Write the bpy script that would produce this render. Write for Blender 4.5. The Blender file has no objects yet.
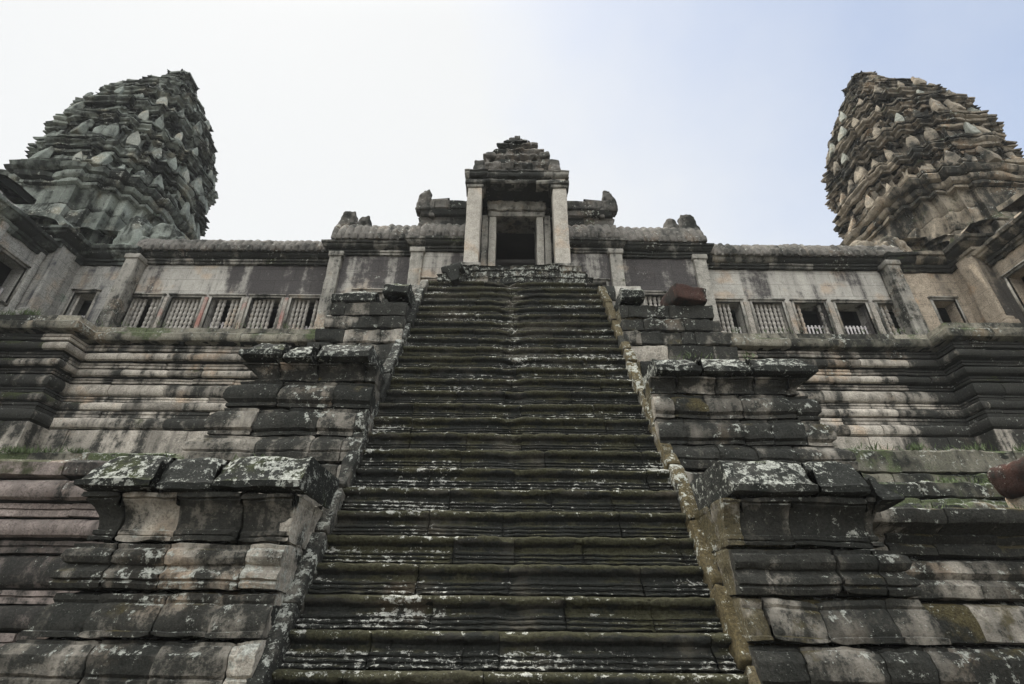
import bpy, math, numpy as np
from mathutils import Matrix, Vector

R = math.radians
scene = bpy.context.scene
col = scene.collection

# ------------------------------------------------------------------ camera, sky, sun, exposure
cam = bpy.data.objects.new('camera', bpy.data.cameras.new('camera'))
col.objects.link(cam)
cam.data.sensor_width = 36
cam.data.lens = 18
cam.data.clip_start = 0.05
cam.data.clip_end = 3000
cam.matrix_world = Matrix.Translation((0, 0, 1.6)) @ Matrix.Rotation(R(119.5), 4, 'X') @ Matrix.Rotation(R(0.5), 4, 'Z')
scene.camera = cam

VEIL = (5.5, 5.55, 5.5)
HAZE = .0008
SUN_EL, SUN_AZ = 64, -58          # azimuth from +Y towards +X
world = bpy.data.worlds.new('World')
scene.world = world
world.use_nodes = True
wn = world.node_tree
sky = wn.nodes.new('ShaderNodeTexSky')
sky.sky_type = 'NISHITA'
sky.sun_disc = False
sky.sun_elevation = R(SUN_EL)
sky.sun_rotation = R(SUN_AZ)
sky.air_density = 1.0
sky.dust_density = 1.0
sky.ozone_density = 1.0
bg = wn.nodes['Background']
bg.inputs['Strength'].default_value = 0.12
# thin bright overcast veil over the clear sky, opening to blue high on the right
tc = wn.nodes.new('ShaderNodeTexCoord')
cn = wn.nodes.new('ShaderNodeTexNoise')
cn.inputs['Scale'].default_value = 1.6
cn.inputs['Detail'].default_value = 6
cn.inputs['Roughness'].default_value = .55
wn.links.new(tc.outputs['Generated'], cn.inputs['Vector'])
dt = wn.nodes.new('ShaderNodeVectorMath')
dt.operation = 'DOT_PRODUCT'
wn.links.new(tc.outputs['Generated'], dt.inputs[0])
dt.inputs[1].default_value = (.66, .2, .72)
ad = wn.nodes.new('ShaderNodeMath')
ad.operation = 'MULTIPLY_ADD'
wn.links.new(cn.outputs[0], ad.inputs[0])
ad.inputs[1].default_value = -.55
wn.links.new(dt.outputs['Value'], ad.inputs[2])
mr = wn.nodes.new('ShaderNodeMapRange')
wn.links.new(ad.outputs[0], mr.inputs[0])
mr.inputs[1].default_value = .40
mr.inputs[2].default_value = .92
mr.inputs[3].default_value = .96
mr.inputs[4].default_value = .14
vm = wn.nodes.new('ShaderNodeMix')
vm.data_type = 'RGBA'
wn.links.new(mr.outputs[0], vm.inputs[0])
wn.links.new(sky.outputs[0], vm.inputs[6])
# extra veil brightness added behind the camera, out of view, to light the facades
d2 = wn.nodes.new('ShaderNodeVectorMath')
d2.operation = 'DOT_PRODUCT'
wn.links.new(tc.outputs['Generated'], d2.inputs[0])
d2.inputs[1].default_value = (-.1, -.55, .83)
m2 = wn.nodes.new('ShaderNodeMapRange')
wn.links.new(d2.outputs['Value'], m2.inputs[0])
m2.interpolation_type = 'SMOOTHSTEP'
m2.inputs[1].default_value = .47
m2.inputs[2].default_value = .95
m2.inputs[3].default_value = .70
m2.inputs[4].default_value = 2.4
vs = wn.nodes.new('ShaderNodeVectorMath')
vs.operation = 'SCALE'
vs.inputs[0].default_value = VEIL
wn.links.new(m2.outputs[0], vs.inputs['Scale'])
wn.links.new(vs.outputs[0], vm.inputs[7])
wn.links.new(vm.outputs[2], bg.inputs[0])

sun = bpy.data.objects.new('sun', bpy.data.lights.new('sun', 'SUN'))
col.objects.link(sun)
sun.data.energy = 2.0
sun.data.angle = R(3)
sun.data.color = (1, .95, .86)
sd = Vector((math.sin(R(SUN_AZ)) * math.cos(R(SUN_EL)), math.cos(R(SUN_AZ)) * math.cos(R(SUN_EL)), math.sin(R(SUN_EL))))
sun.rotation_euler = sd.to_track_quat('Z', 'Y').to_euler()

scene.view_settings.view_transform = 'Standard'
scene.view_settings.look = 'None'
scene.view_settings.exposure = 1.0
scene.view_settings.gamma = 1
scene.view_settings.use_curve_mapping = False
scene.cycles.use_denoising = True

# ------------------------------------------------------------------ noise
_T = np.random.default_rng(7).random(65536) * 2 - 1

def vnoise(P):
    i = np.floor(P).astype(np.int64)
    f = P - i
    f = f * f * (3 - 2 * f)
    out = np.zeros(len(P))
    for dx in (0, 1):
        wx = f[:, 0] if dx else 1 - f[:, 0]
        for dy in (0, 1):
            wy = f[:, 1] if dy else 1 - f[:, 1]
            for dz in (0, 1):
                wz = f[:, 2] if dz else 1 - f[:, 2]
                h = ((i[:, 0] + dx) * 73856093) ^ ((i[:, 1] + dy) * 19349663) ^ ((i[:, 2] + dz) * 83492791)
                out += wx * wy * wz * _T[(h ^ (h >> 13)) & 65535]
    return out

def fbm(P, fr=1.0, octv=3, off=0.0):
    P = P.reshape(-1, 3) * fr + off
    a, s, t = 1.0, np.zeros(len(P)), 0
    for _ in range(octv):
        s += a * vnoise(P)
        t += a
        a *= .5
        P = P * 2.03 + 17.3
    return s / t

# ------------------------------------------------------------------ mesh collector
class MB:
    def __init__(self):
        self.v, self.f, self.t, self.n = [], [], [], 0

    def add(self, V, F, tint):
        V = np.asarray(V, float).reshape(-1, 3)
        F = np.asarray(F, int)
        T = np.asarray(tint, float)
        if T.ndim == 1:
            T = np.tile(T, (len(V), 1))
        if T.shape[1] == 3:
            T = np.c_[T, np.full(len(T), .5)]
        self.v.append(V)
        self.f.append(F + self.n)
        self.t.append(T)
        self.n += len(V)

    def grid(self, P, tint, flip=False):
        nu, nv = P.shape[:2]
        idx = np.arange(nu * nv).reshape(nu, nv)
        F = np.stack([idx[:-1, :-1], idx[1:, :-1], idx[1:, 1:], idx[:-1, 1:]], -1).reshape(-1, 4)
        if flip:
            F = F[:, ::-1]
        self.add(P, F, tint)

    def box(self, x0, x1, y0, y1, z0, z1, tint=(.5, .5, .5)):
        V = [(x, y, z) for x in (x0, x1) for y in (y0, y1) for z in (z0, z1)]
        F = [(0, 1, 3, 2), (4, 6, 7, 5), (0, 4, 5, 1), (2, 3, 7, 6), (0, 2, 6, 4), (1, 5, 7, 3)]
        self.add(V, F, tint)

    def warp(self, fn):
        self.v = [fn(v) for v in self.v]

    def retint(self, fn):
        self.t = [np.clip(fn(v, t.copy()), 0, 1) for v, t in zip(self.v, self.t)]

    def build(self, name, mat, parent=None, angle=38, smooth=True):
        V = np.concatenate(self.v)
        F = np.concatenate(self.f)
        T = np.concatenate(self.t)
        me = bpy.data.meshes.new(name)
        if parent is not None:
            V = V - np.array(base_of(parent))
        me.vertices.add(len(V))
        me.vertices.foreach_set('co', V.astype(np.float32).ravel())
        me.loops.add(F.size)
        me.loops.foreach_set('vertex_index', F.astype(np.int32).ravel())
        me.polygons.add(len(F))
        me.polygons.foreach_set('loop_start', np.arange(0, F.size, 4, dtype=np.int32))
        if smooth:
            me.polygons.foreach_set('use_smooth', np.ones(len(F), bool))
        at = me.attributes.new('tint', 'FLOAT_COLOR', 'POINT')
        at.data.foreach_set('color', T.astype(np.float32).ravel())
        me.update(calc_edges=True)
        me.validate()
        if smooth:
            me.set_sharp_from_angle(angle=R(angle))
        me.materials.append(mat)
        o = bpy.data.objects.new(name, me)
        col.objects.link(o)
        if parent is not None:
            o.parent = parent
        return o

def base_of(o):
    p = Vector(o.location)
    while o.parent is not None:
        o = o.parent
        p += Vector(o.location)
    return p

def thing(name, label, cat, loc=(0, 0, 0), group=None):
    o = bpy.data.objects.new(name, None)
    col.objects.link(o)
    o.location = loc
    o['label'] = label
    o['category'] = cat
    if group:
        o['group'] = group
    return o

def tag(o, label=None, cat=None, group=None, kind=None):
    for k, v in (('label', label), ('category', cat), ('group', group), ('kind', kind)):
        if v:
            o[k] = v
    return o

def rnd_tint(rng, a=.5, sa=.2, g=.5, sg=.1, b=.5, sb=.13):
    return np.clip([rng.normal(a, sa), rng.normal(g, sg), rng.normal(b, sb)], 0, 1)

# ------------------------------------------------------------------ masonry: a moulded profile swept along a plan path, cut into worn blocks
def masonry(M, path, courses, blk=(.6, 1.2), s=.06, sv=.05, gap=.006, amp=.012, fr=3.0, jit=.012, scl=None, seed=0,
            tint=None, closed=False, depth=.1, t0=None, t1=None, breaks=None, backing=True, pit=0.0, skip=0.0, edge=.0):
    rng = np.random.default_rng(seed)
    p = np.array(path, float)
    if closed:
        p = np.vstack([p, p[:1]])
    d = np.diff(p, axis=0)
    L = np.linalg.norm(d, axis=1)
    d = d / L[:, None]
    nrm = np.c_[d[:, 1], -d[:, 0]]
    if scl is not None:
        nrm = nrm * np.array(scl)[:, None]
    cum = np.r_[0, np.cumsum(L)]
    tot = cum[-1]

    def frame(ts):
        pos, off, sg = [], [], []
        for t in ts:
            k = int(min(max(np.searchsorted(cum, t + 1e-7) - 1, 0), len(L) - 1))
            pos.append(p[k] + d[k] * (t - cum[k]))
            o = nrm[k]
            j = None
            if k > 0 and abs(t - cum[k]) < 1e-6:
                j = k - 1
            elif closed and t < 1e-6:
                j = len(L) - 1
            elif closed and abs(t - tot) < 1e-6:
                j = 0
            if j is not None:
                a, b = nrm[j], nrm[k]
                c = float(np.dot(d[j], d[k]))
                o = a + b if abs(c) < .1 else (a + b) / (1 + c) if c > -.9 else a
            off.append(o)
            sg.append(k)
        return np.array(pos), np.array(off), sg

    ta, tb = (0 if t0 is None else t0), (tot if t1 is None else t1)
    for ci, c in enumerate(courses):
        c = np.array(c, float)
        q = [c[0]]
        for a, b in zip(c[:-1], c[1:]):
            n = max(1, int(round(np.linalg.norm(b - a) / sv)))
            if np.linalg.norm(b - a) > .6 and b[0] < -.3:
                n = 3
            for k in range(1, n + 1):
                q.append(a + (b - a) * k / n)
        q = np.array(q)
        tg = np.gradient(q, axis=0)
        tg /= np.linalg.norm(tg, axis=1)[:, None] + 1e-9
        pn = np.c_[tg[:, 1], -tg[:, 0]]                   # outward, up
        if breaks is not None:
            br = list(breaks)
        else:
            br = [ta]
            first = rng.uniform(.4, 1.0)
            while br[-1] < tb:
                br.append(br[-1] + rng.uniform(*blk) * first)
                first = 1.0
            if len(br) > 2 and tb - br[-2] < blk[0] * .5:
                br.pop(-2)
            br[-1] = tb
        for a, b in zip(br[:-1], br[1:]):
            if skip and rng.random() < skip:
                continue
            n = max(2, int(math.ceil((b - a) / s)))
            ts = np.linspace(a + gap, b - gap, n + 1)
            cs = [x for x in cum[1:-1] if a + gap < x < b - gap]
            if cs:
                keep = [t for t in ts if min(abs(t - x) for x in cs) > s * .4 or t in (ts[0], ts[-1])]
                ts = np.array(sorted(keep + cs))
            pos, off, sg = frame(ts)
            on = off / (np.linalg.norm(off, axis=1)[:, None] + 1e-9)
            jd = rng.normal(0, jit)
            tl = rng.normal(0, jit * .6)
            tz = rng.normal(0, jit * .5)
            dd = q[:, 0][None, :] + jd + tl * np.linspace(-1, 1, len(ts))[:, None]
            z = q[:, 1][None, :] + tz * np.linspace(-1, 1, len(ts))[:, None]
            P = np.zeros((len(ts), len(q), 3))
            P[:, :, :2] = pos[:, None, :] + off[:, None, :] * dd[:, :, None]
            P[:, :, 2] = z
            N = np.zeros_like(P)
            N[:, :, :2] = on[:, None, :] * pn[None, :, 0, None]
            N[:, :, 2] = pn[None, :, 1]
            # rounded arris + inner border
            ins = np.zeros(P.shape[:2])
            ins[0] += .008
            ins[-1] += .008
            ins[:, 0] += .006
            ins[:, -1] += .006
            P = np.pad(P, ((1, 1), (1, 1), (0, 0)), mode='edge')
            N = np.pad(N, ((1, 1), (1, 1), (0, 0)), mode='edge')
            ins = np.pad(ins, 1, mode='constant', constant_values=depth)
            sh = P.shape
            F1 = fbm(P, fr, 4, seed * 3.1).reshape(sh[:2])
            F2 = fbm(P, fr * .9, 2, seed + 51.7).reshape(sh[:2])
            disp = F1 * amp - np.clip(F2 - .25, 0, 1) * amp * 2.2
            if pit:
                F3 = fbm(P * np.array([1.2, .7, .5]), 15.0, 2, 9.1).reshape(sh[:2])
                disp = disp - np.clip(F3 - .05, 0, 1) * pit
            if edge:
                uu = np.r_[0, np.cumsum(np.linalg.norm(np.diff(pos, axis=0), axis=1))]
                vv = np.r_[0, np.cumsum(np.linalg.norm(np.diff(q, axis=0), axis=1))]
                eu = np.pad(np.minimum(uu, uu[-1] - uu), 1, mode='edge')
                ev = np.pad(np.minimum(vv, vv[-1] - vv), 1, mode='edge')
                em = np.maximum(np.exp(-(eu / .07) ** 2)[:, None], np.exp(-(ev / .06) ** 2)[None, :])
                F4 = fbm(P, 5.5, 3, seed + 77.1).reshape(sh[:2])
                disp = disp - em * np.clip(F4 + .12, 0, 1) * edge * 2.2
            wob = fbm(P, fr * 1.7, 2, 200.3).reshape(sh[:2])
            P = P + N * (disp - ins)[:, :, None]
            P[:, :, 2] += wob * amp * .6
            k = sg[len(sg) // 2]
            tn = tint(k, ci, rng) if tint else rnd_tint(rng)
            M.grid(P, tn)
    if backing:
        bt = np.array(sorted(set([ta, tb] + [x for x in cum if ta < x < tb])))
        pos, off, sg = frame(bt)
        c = np.concatenate([np.array(c, float) for c in courses])
        dd = c[:, 0] - depth * .7
        P = np.zeros((len(bt), len(c), 3))
        P[:, :, :2] = pos[:, None, :] + off[:, None, :] * dd[None, :, None]
        P[:, :, 2] = c[:, 1]
        M.grid(P, (.2, .5, .9))

# a flat wall with window openings, reveals included
def wall(M, org, dr, L, z0, z1, opens=(), thick=.45, s=.1, amp=.012, tint=None, seed=0):
    org, dr = np.array(org, float), np.array(dr, float)
    n = np.array([dr[1], -dr[0]])

    def axis(a, b, cuts):
        c = sorted(set([a, b] + [x for x in cuts if a < x < b]))
        out = [a]
        for x, y in zip(c[:-1], c[1:]):
            k = max(1, int(round((y - x) / s)))
            out += [x + (y - x) * i / k for i in range(1, k + 1)]
        return np.array(out)
    U = axis(0, L, [x for o in opens for x in o[:2]])
    Z = axis(z0, z1, [x for o in opens for x in o[2:]])
    P = np.zeros((len(U), len(Z), 3))
    P[:, :, :2] = (org + U[:, None] * dr)[:, None, :]
    P[:, :, 2] = Z[None, :]
    dsp = fbm(P, 1.7, 4, seed).reshape(P.shape[:2]) * amp
    P[:, :, :2] += n * dsp[:, :, None]
    idx = np.arange(len(U) * len(Z)).reshape(len(U), len(Z))
    F = []
    for i in range(len(U) - 1):
        for j in range(len(Z) - 1):
            um, zm = (U[i] + U[i + 1]) / 2, (Z[j] + Z[j + 1]) / 2
            if any(o[0] < um < o[1] and o[2] < zm < o[3] for o in opens):
                continue
            F.append((idx[i, j], idx[i + 1, j], idx[i + 1, j + 1], idx[i, j + 1]))
    T = np.tile([.5, .5, .5], (P.shape[0] * P.shape[1], 1)).astype(float)
    if tint:
        T = np.clip(tint(P.reshape(-1, 3), T), 0, 1)
    M.add(P, F, T)
    for o in opens:
        u0, u1, a, b = o
        loop = [(u0, a), (u1, a), (u1, b), (u0, b), (u0, a)]
        G = np.zeros((5, 2, 3))
        for k, (u, z) in enumerate(loop):
            for m, dp in enumerate((-.02, thick)):
                G[k, m, :2] = org + dr * u - n * dp
                G[k, m, 2] = z
        M.grid(G, (.5, .5, .45), flip=False)
    # back face
    B = np.zeros((2, 2, 3))

def rock(M, c, h, r=.05, s=.06, amp=.015, fr=4.0, rot=None, shape=None, tint=(.5, .5, .5), seed=0):
    """a rounded worn block: centre, half sizes, edge radius; shape() may bend it before noise"""
    h = np.array(h, float)
    rr = min(r, h.min() * .95)
    for ax in range(3):
        o1, o2 = [a for a in range(3) if a != ax]
        for sg in (-1, 1):
            n1 = max(2, int(round(2 * h[o1] / s)))
            n2 = max(2, int(round(2 * h[o2] / s)))

            def ax_samples(n, hh):
                t = np.linspace(-1, 1, n + 1) * hh
                e = np.array([-hh, -hh + rr * .35, hh - rr * .35, hh])
                return np.unique(np.round(np.r_[t, e], 5))
            A, B = ax_samples(n1, h[o1]), ax_samples(n2, h[o2])
            P = np.zeros((len(A), len(B), 3))
            P[:, :, o1] = A[:, None]
            P[:, :, o2] = B[None, :]
            P[:, :, ax] = sg * h[ax]
            q = np.clip(P, -(h - rr), h - rr)
            n = P - q
            n /= np.linalg.norm(n, axis=2)[:, :, None]
            P = q + n * rr
            if shape:
                P = shape(P.reshape(-1, 3)).reshape(P.shape)
            S = P + np.array(c) * 1.0
            dsp = fbm(S, fr, 4, seed * 1.7).reshape(P.shape[:2]) * amp - np.clip(fbm(S, fr * .8, 2, 31 + seed).reshape(P.shape[:2]) - .2, 0, 1) * amp * 2
            P = P + n * dsp[:, :, None]
            if rot is not None:
                P = (P.reshape(-1, 3) @ np.array(rot).T).reshape(P.shape)
            P = P + np.array(c)
            even = (o1, o2) == (0, 1) or (o1, o2) == (1, 2)
            fl = (sg > 0) != even
            M.grid(P, tint, flip=fl)

def rotm(x=0, y=0, z=0):
    return np.array((Matrix.Rotation(R(z), 3, 'Z') @ Matrix.Rotation(R(y), 3, 'Y') @ Matrix.Rotation(R(x), 3, 'X')))

# ------------------------------------------------------------------ materials
def stone(name, colA, colB, black=.5, lichen=.4, moss=.3, streak=.45, big=.9, bump=.6, mosscol=(.030, .036, .014), lich=(.36, .37, .33),
          stk=(3, 3, .3), joints=0, blackcol=(.0125, .0135, .012), spots=9.0, lup=.05, lsc=None, grain=.42):
    m = bpy.data.materials.new(name)
    m.use_nodes = True
    nt = m.node_tree
    N, Lk = nt.nodes, nt.links
    bsdf = N['Principled BSDF']

    def nd(t, **k):
        n = N.new(t)
        for a, b in k.items():
            setattr(n, a, b)
        return n

    def put(sock, val):
        if hasattr(val, 'is_linked') or isinstance(val, bpy.types.NodeSocket):
            Lk.new(val, sock)
        else:
            sock.default_value = val

    def math_(op, a, b=0.0, c=None):
        n = nd('ShaderNodeMath', operation=op)
        put(n.inputs[0], a)
        put(n.inputs[1], b)
        if c is not None:
            put(n.inputs[2], c)
        return n.outputs[0]

    def mix(f, a, b, mode='MIX'):
        n = nd('ShaderNodeMix', data_type='RGBA', blend_type=mode)
        put(n.inputs[0], f)
        for s, v in ((n.inputs[6], a), (n.inputs[7], b)):
            if isinstance(v, tuple):
                s.default_value = (*v, 1)
            else:
                Lk.new(v, s)
        return n.outputs[2]

    def step(x, lo, hi):
        n = nd('ShaderNodeMapRange', interpolation_type='SMOOTHSTEP')
        put(n.inputs[0], x)
        put(n.inputs[1], lo)
        put(n.inputs[2], hi)
        return n.outputs[0]
    geo = nd('ShaderNodeNewGeometry')
    P = geo.outputs['Position']

    def noise(sc, det=5, ro=.6, scale3=None, off=(0, 0, 0)):
        mp = nd('ShaderNodeMapping')
        Lk.new(P, mp.inputs[0])
        mp.inputs['Location'].default_value = off
        if scale3:
            mp.inputs['Scale'].default_value = scale3
        n = nd('ShaderNodeTexNoise')
        Lk.new(mp.outputs[0], n.inputs['Vector'])
        n.inputs['Scale'].default_value = sc
        n.inputs['Detail'].default_value = det
        n.inputs['Roughness'].default_value = ro
        return n.outputs[0]
    at = nd('ShaderNodeAttribute', attribute_name='tint')
    sp = nd('ShaderNodeSeparateColor')
    Lk.new(at.outputs['Color'], sp.inputs[0])
    tr, tg, tb = sp.outputs
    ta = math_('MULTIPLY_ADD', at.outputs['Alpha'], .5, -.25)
    sn = nd('ShaderNodeSeparateXYZ')
    Lk.new(geo.outputs['Normal'], sn.inputs[0])
    up = sn.outputs[2]
    nb, nm, nf = noise(big), noise(4.3, 6, .65, off=(3, 1, 7)), noise(30, 5, .7)
    ns = noise(1.0, 5, .6, scale3=stk, off=(5, 2, 1))
    nl = noise(spots, 6, .72, off=(9, 4, 2), scale3=lsc)
    nf = step(nf, .30, .70)
    nl2 = noise(1.1, 3, .5, off=(19, 4, 12))
    ng = noise(1.7, 5, .65, off=(29, 14, 2))
    tone = math_('ADD', math_('MULTIPLY', tr, .75), math_('MULTIPLY_ADD', nm, 1.3, -.52))
    base = mix(step(tone, .12, .88), colA, colB)
    # warm iron tint in patches
    warm = step(nl2, .54, .70)
    base = mix(math_('MULTIPLY', warm, .8), base, mix(1.0, base, (1.12, .93, .78), 'MULTIPLY'))
    base = mix(1.0, base, mix(nf, (1 - grain,) * 3, (1 + grain,) * 3), 'MULTIPLY')
    # black biofilm
    kb = math_('ADD', math_('MULTIPLY', nb, 1 - streak), math_('MULTIPLY', ns, streak))
    kb = math_('ADD', kb, math_('MULTIPLY_ADD', tb, .55, -.275))
    kb = math_('ADD', kb, math_('MULTIPLY_ADD', nm, .42, -.21))
    kb = math_('ADD', kb, math_('MULTIPLY_ADD', nf, .10, -.05))
    t = .5 + (.5 - black) * .4
    fb = step(kb, t - .09, t + .09)
    base = mix(math_('MULTIPLY', fb, .96), base, mix(nf, blackcol, tuple(c * 2.0 for c in blackcol)))
    # moss and algae on ledges
    km = math_('ADD', math_('ADD', ng, math_('MULTIPLY', up, .14)), math_('MULTIPLY_ADD', tg, .8, -.40))
    t = .62 + (.5 - moss) * .4
    fm = step(km, t - .04, t + .09)
    base = mix(math_('MULTIPLY', fm, .85), base, mix(nf, tuple(c * .6 for c in mosscol), tuple(c * 1.7 for c in mosscol)))
    # pale crusty lichen
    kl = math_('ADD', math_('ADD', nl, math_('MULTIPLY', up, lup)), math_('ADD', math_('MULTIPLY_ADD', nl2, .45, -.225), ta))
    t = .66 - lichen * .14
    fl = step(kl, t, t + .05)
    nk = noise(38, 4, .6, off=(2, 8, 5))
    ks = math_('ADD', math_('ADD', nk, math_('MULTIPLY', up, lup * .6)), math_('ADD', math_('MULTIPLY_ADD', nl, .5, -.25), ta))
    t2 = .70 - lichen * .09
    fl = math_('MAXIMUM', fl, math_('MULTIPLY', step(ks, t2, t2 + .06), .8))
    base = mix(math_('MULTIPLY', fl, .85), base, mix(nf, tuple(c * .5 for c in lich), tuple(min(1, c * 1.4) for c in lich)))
    hsum = math_('ADD', math_('MULTIPLY', nm, .6), math_('MULTIPLY', nf, .16))
    hsum = math_('ADD', hsum, math_('MULTIPLY', nl, .3))
    if joints:
        cb = nd('ShaderNodeCombineXYZ')
        sx = nd('ShaderNodeSeparateXYZ')
        Lk.new(P, sx.inputs[0])
        Lk.new(math_('ADD', sx.outputs[0], sx.outputs[1]), cb.inputs[0])
        Lk.new(math_('ADD', sx.outputs[2], math_('MULTIPLY', nb, .06)), cb.inputs[1])
        bk = nd('ShaderNodeTexBrick')
        Lk.new(cb.outputs[0], bk.inputs['Vector'])
        bk.inputs['Scale'].default_value = 1
        bk.inputs['Brick Width'].default_value = 1.25
        bk.inputs['Row Height'].default_value = .47
        bk.inputs['Mortar Size'].default_value = .006
        bk.inputs['Mortar Smooth'].default_value = .6
        bk.inputs['Color1'].default_value = (.42, .42, .42, 1)
        bk.inputs['Color2'].default_value = (.58, .58, .58, 1)
        base = mix(math_('MULTIPLY', bk.outputs['Fac'], joints), base, (.03, .028, .025))
        base = mix(.35, base, mix(1.0, base, mix(0.0, bk.outputs['Color'], bk.outputs['Color']), 'OVERLAY'))
        hsum = math_('SUBTRACT', hsum, math_('MULTIPLY', bk.outputs['Fac'], .5))
    Lk.new(base, bsdf.inputs['Base Color'])
    bsdf.inputs['Roughness'].default_value = .92
    bsdf.inputs['Specular IOR Level'].default_value = .1
    bp = nd('ShaderNodeBump')
    bp.inputs['Strength'].default_value = bump
    bp.inputs['Distance'].default_value = .035
    Lk.new(hsum, bp.inputs['Height'])
    Lk.new(bp.outputs[0], bsdf.inputs['Normal'])
    return m

S_PED = stone('pedestal_stone', (.085, .078, .066), (.47, .43, .365), black=.70, big=1.5, streak=.5, stk=(2.6, 2.6, .5), lichen=.33, moss=.30, bump=1.0, mosscol=(.060, .050, .024))
S_CAP = stone('cap_stone', (.05, .05, .044), (.15, .146, .13), black=.78, lichen=.62, moss=.28, spots=11, bump=1.0)
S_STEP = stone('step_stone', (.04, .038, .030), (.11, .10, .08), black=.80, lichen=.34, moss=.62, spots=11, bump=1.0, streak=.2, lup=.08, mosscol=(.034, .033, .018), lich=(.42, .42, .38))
S_BASE = stone('base_stone', (.17, .155, .132), (.49, .445, .38), black=.52, lichen=.12, moss=.22, streak=.6)
S_WALL = stone('wall_stone', (.27, .258, .232), (.46, .44, .395), black=.45, lichen=.0, moss=.1, streak=.85, grain=.24, stk=(1.6, 1.6, .12), joints=.55, bump=.3, blackcol=(.035, .032, .032))
S_TRIM = stone('trim_stone', (.15, .142, .125), (.39, .37, .325), black=.54, lichen=.27, moss=.26, grain=.32)
S_ROOF = stone('roof_stone', (.09, .085, .075), (.20, .185, .165), black=.42, lichen=.3, moss=.2, streak=.3)
S_TOWL = stone('tower_stone', (.12, .135, .118), (.30, .325, .288), black=.52, lichen=.3, moss=.35, mosscol=(.05, .065, .045), big=.7)
S_TOWR = stone('warm_tower_stone', (.14, .122, .095), (.36, .31, .24), black=.50, lichen=.3, moss=.35, mosscol=(.035, .045, .02), big=.7)
S_FIX = stone('pale_antefix_stone', (.17, .178, .155), (.33, .335, .29), black=.38, lichen=.4, moss=.25, mosscol=(.06, .075, .05))
S_RED = stone('red_stone', (.045, .027, .022), (.085, .043, .034), black=.60, lichen=.15, moss=.0)

def plain(name, c, rough=.8):
    m = bpy.data.materials.new(name)
    m.use_nodes = True
    b = m.node_tree.nodes['Principled BSDF']
    n = m.node_tree.nodes.new('ShaderNodeTexNoise')
    n.inputs['Scale'].default_value = 12
    n.inputs['Detail'].default_value = 5
    r = m.node_tree.nodes.new('ShaderNodeMix')
    r.data_type = 'RGBA'
    m.node_tree.links.new(n.outputs[0], r.inputs[0])
    r.inputs[6].default_value = (*[x * .55 for x in c], 1)
    r.inputs[7].default_value = (*[min(1, x * 1.35) for x in c], 1)
    m.node_tree.links.new(r.outputs[2], b.inputs['Base Color'])
    b.inputs['Roughness'].default_value = rough
    return m

M_PICKET = plain('weathered_pale_wood', (.50, .47, .46))
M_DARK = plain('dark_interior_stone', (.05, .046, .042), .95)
M_GRASS = plain('ledge_grass', (.07, .10, .035))
M_GROUND = stone('paving_stone', (.10, .09, .075), (.24, .21, .18), black=.45, lichen=.2, moss=.35, joints=.8)

# ------------------------------------------------------------------ ground
g = MB()
g.add([(-600, -600, 0), (600, -600, 0), (600, 600, 0), (-600, 600, 0)], [(0, 1, 2, 3)], (.5, .5, .5))
tag(g.build('ground', M_GROUND), kind='structure')

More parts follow.
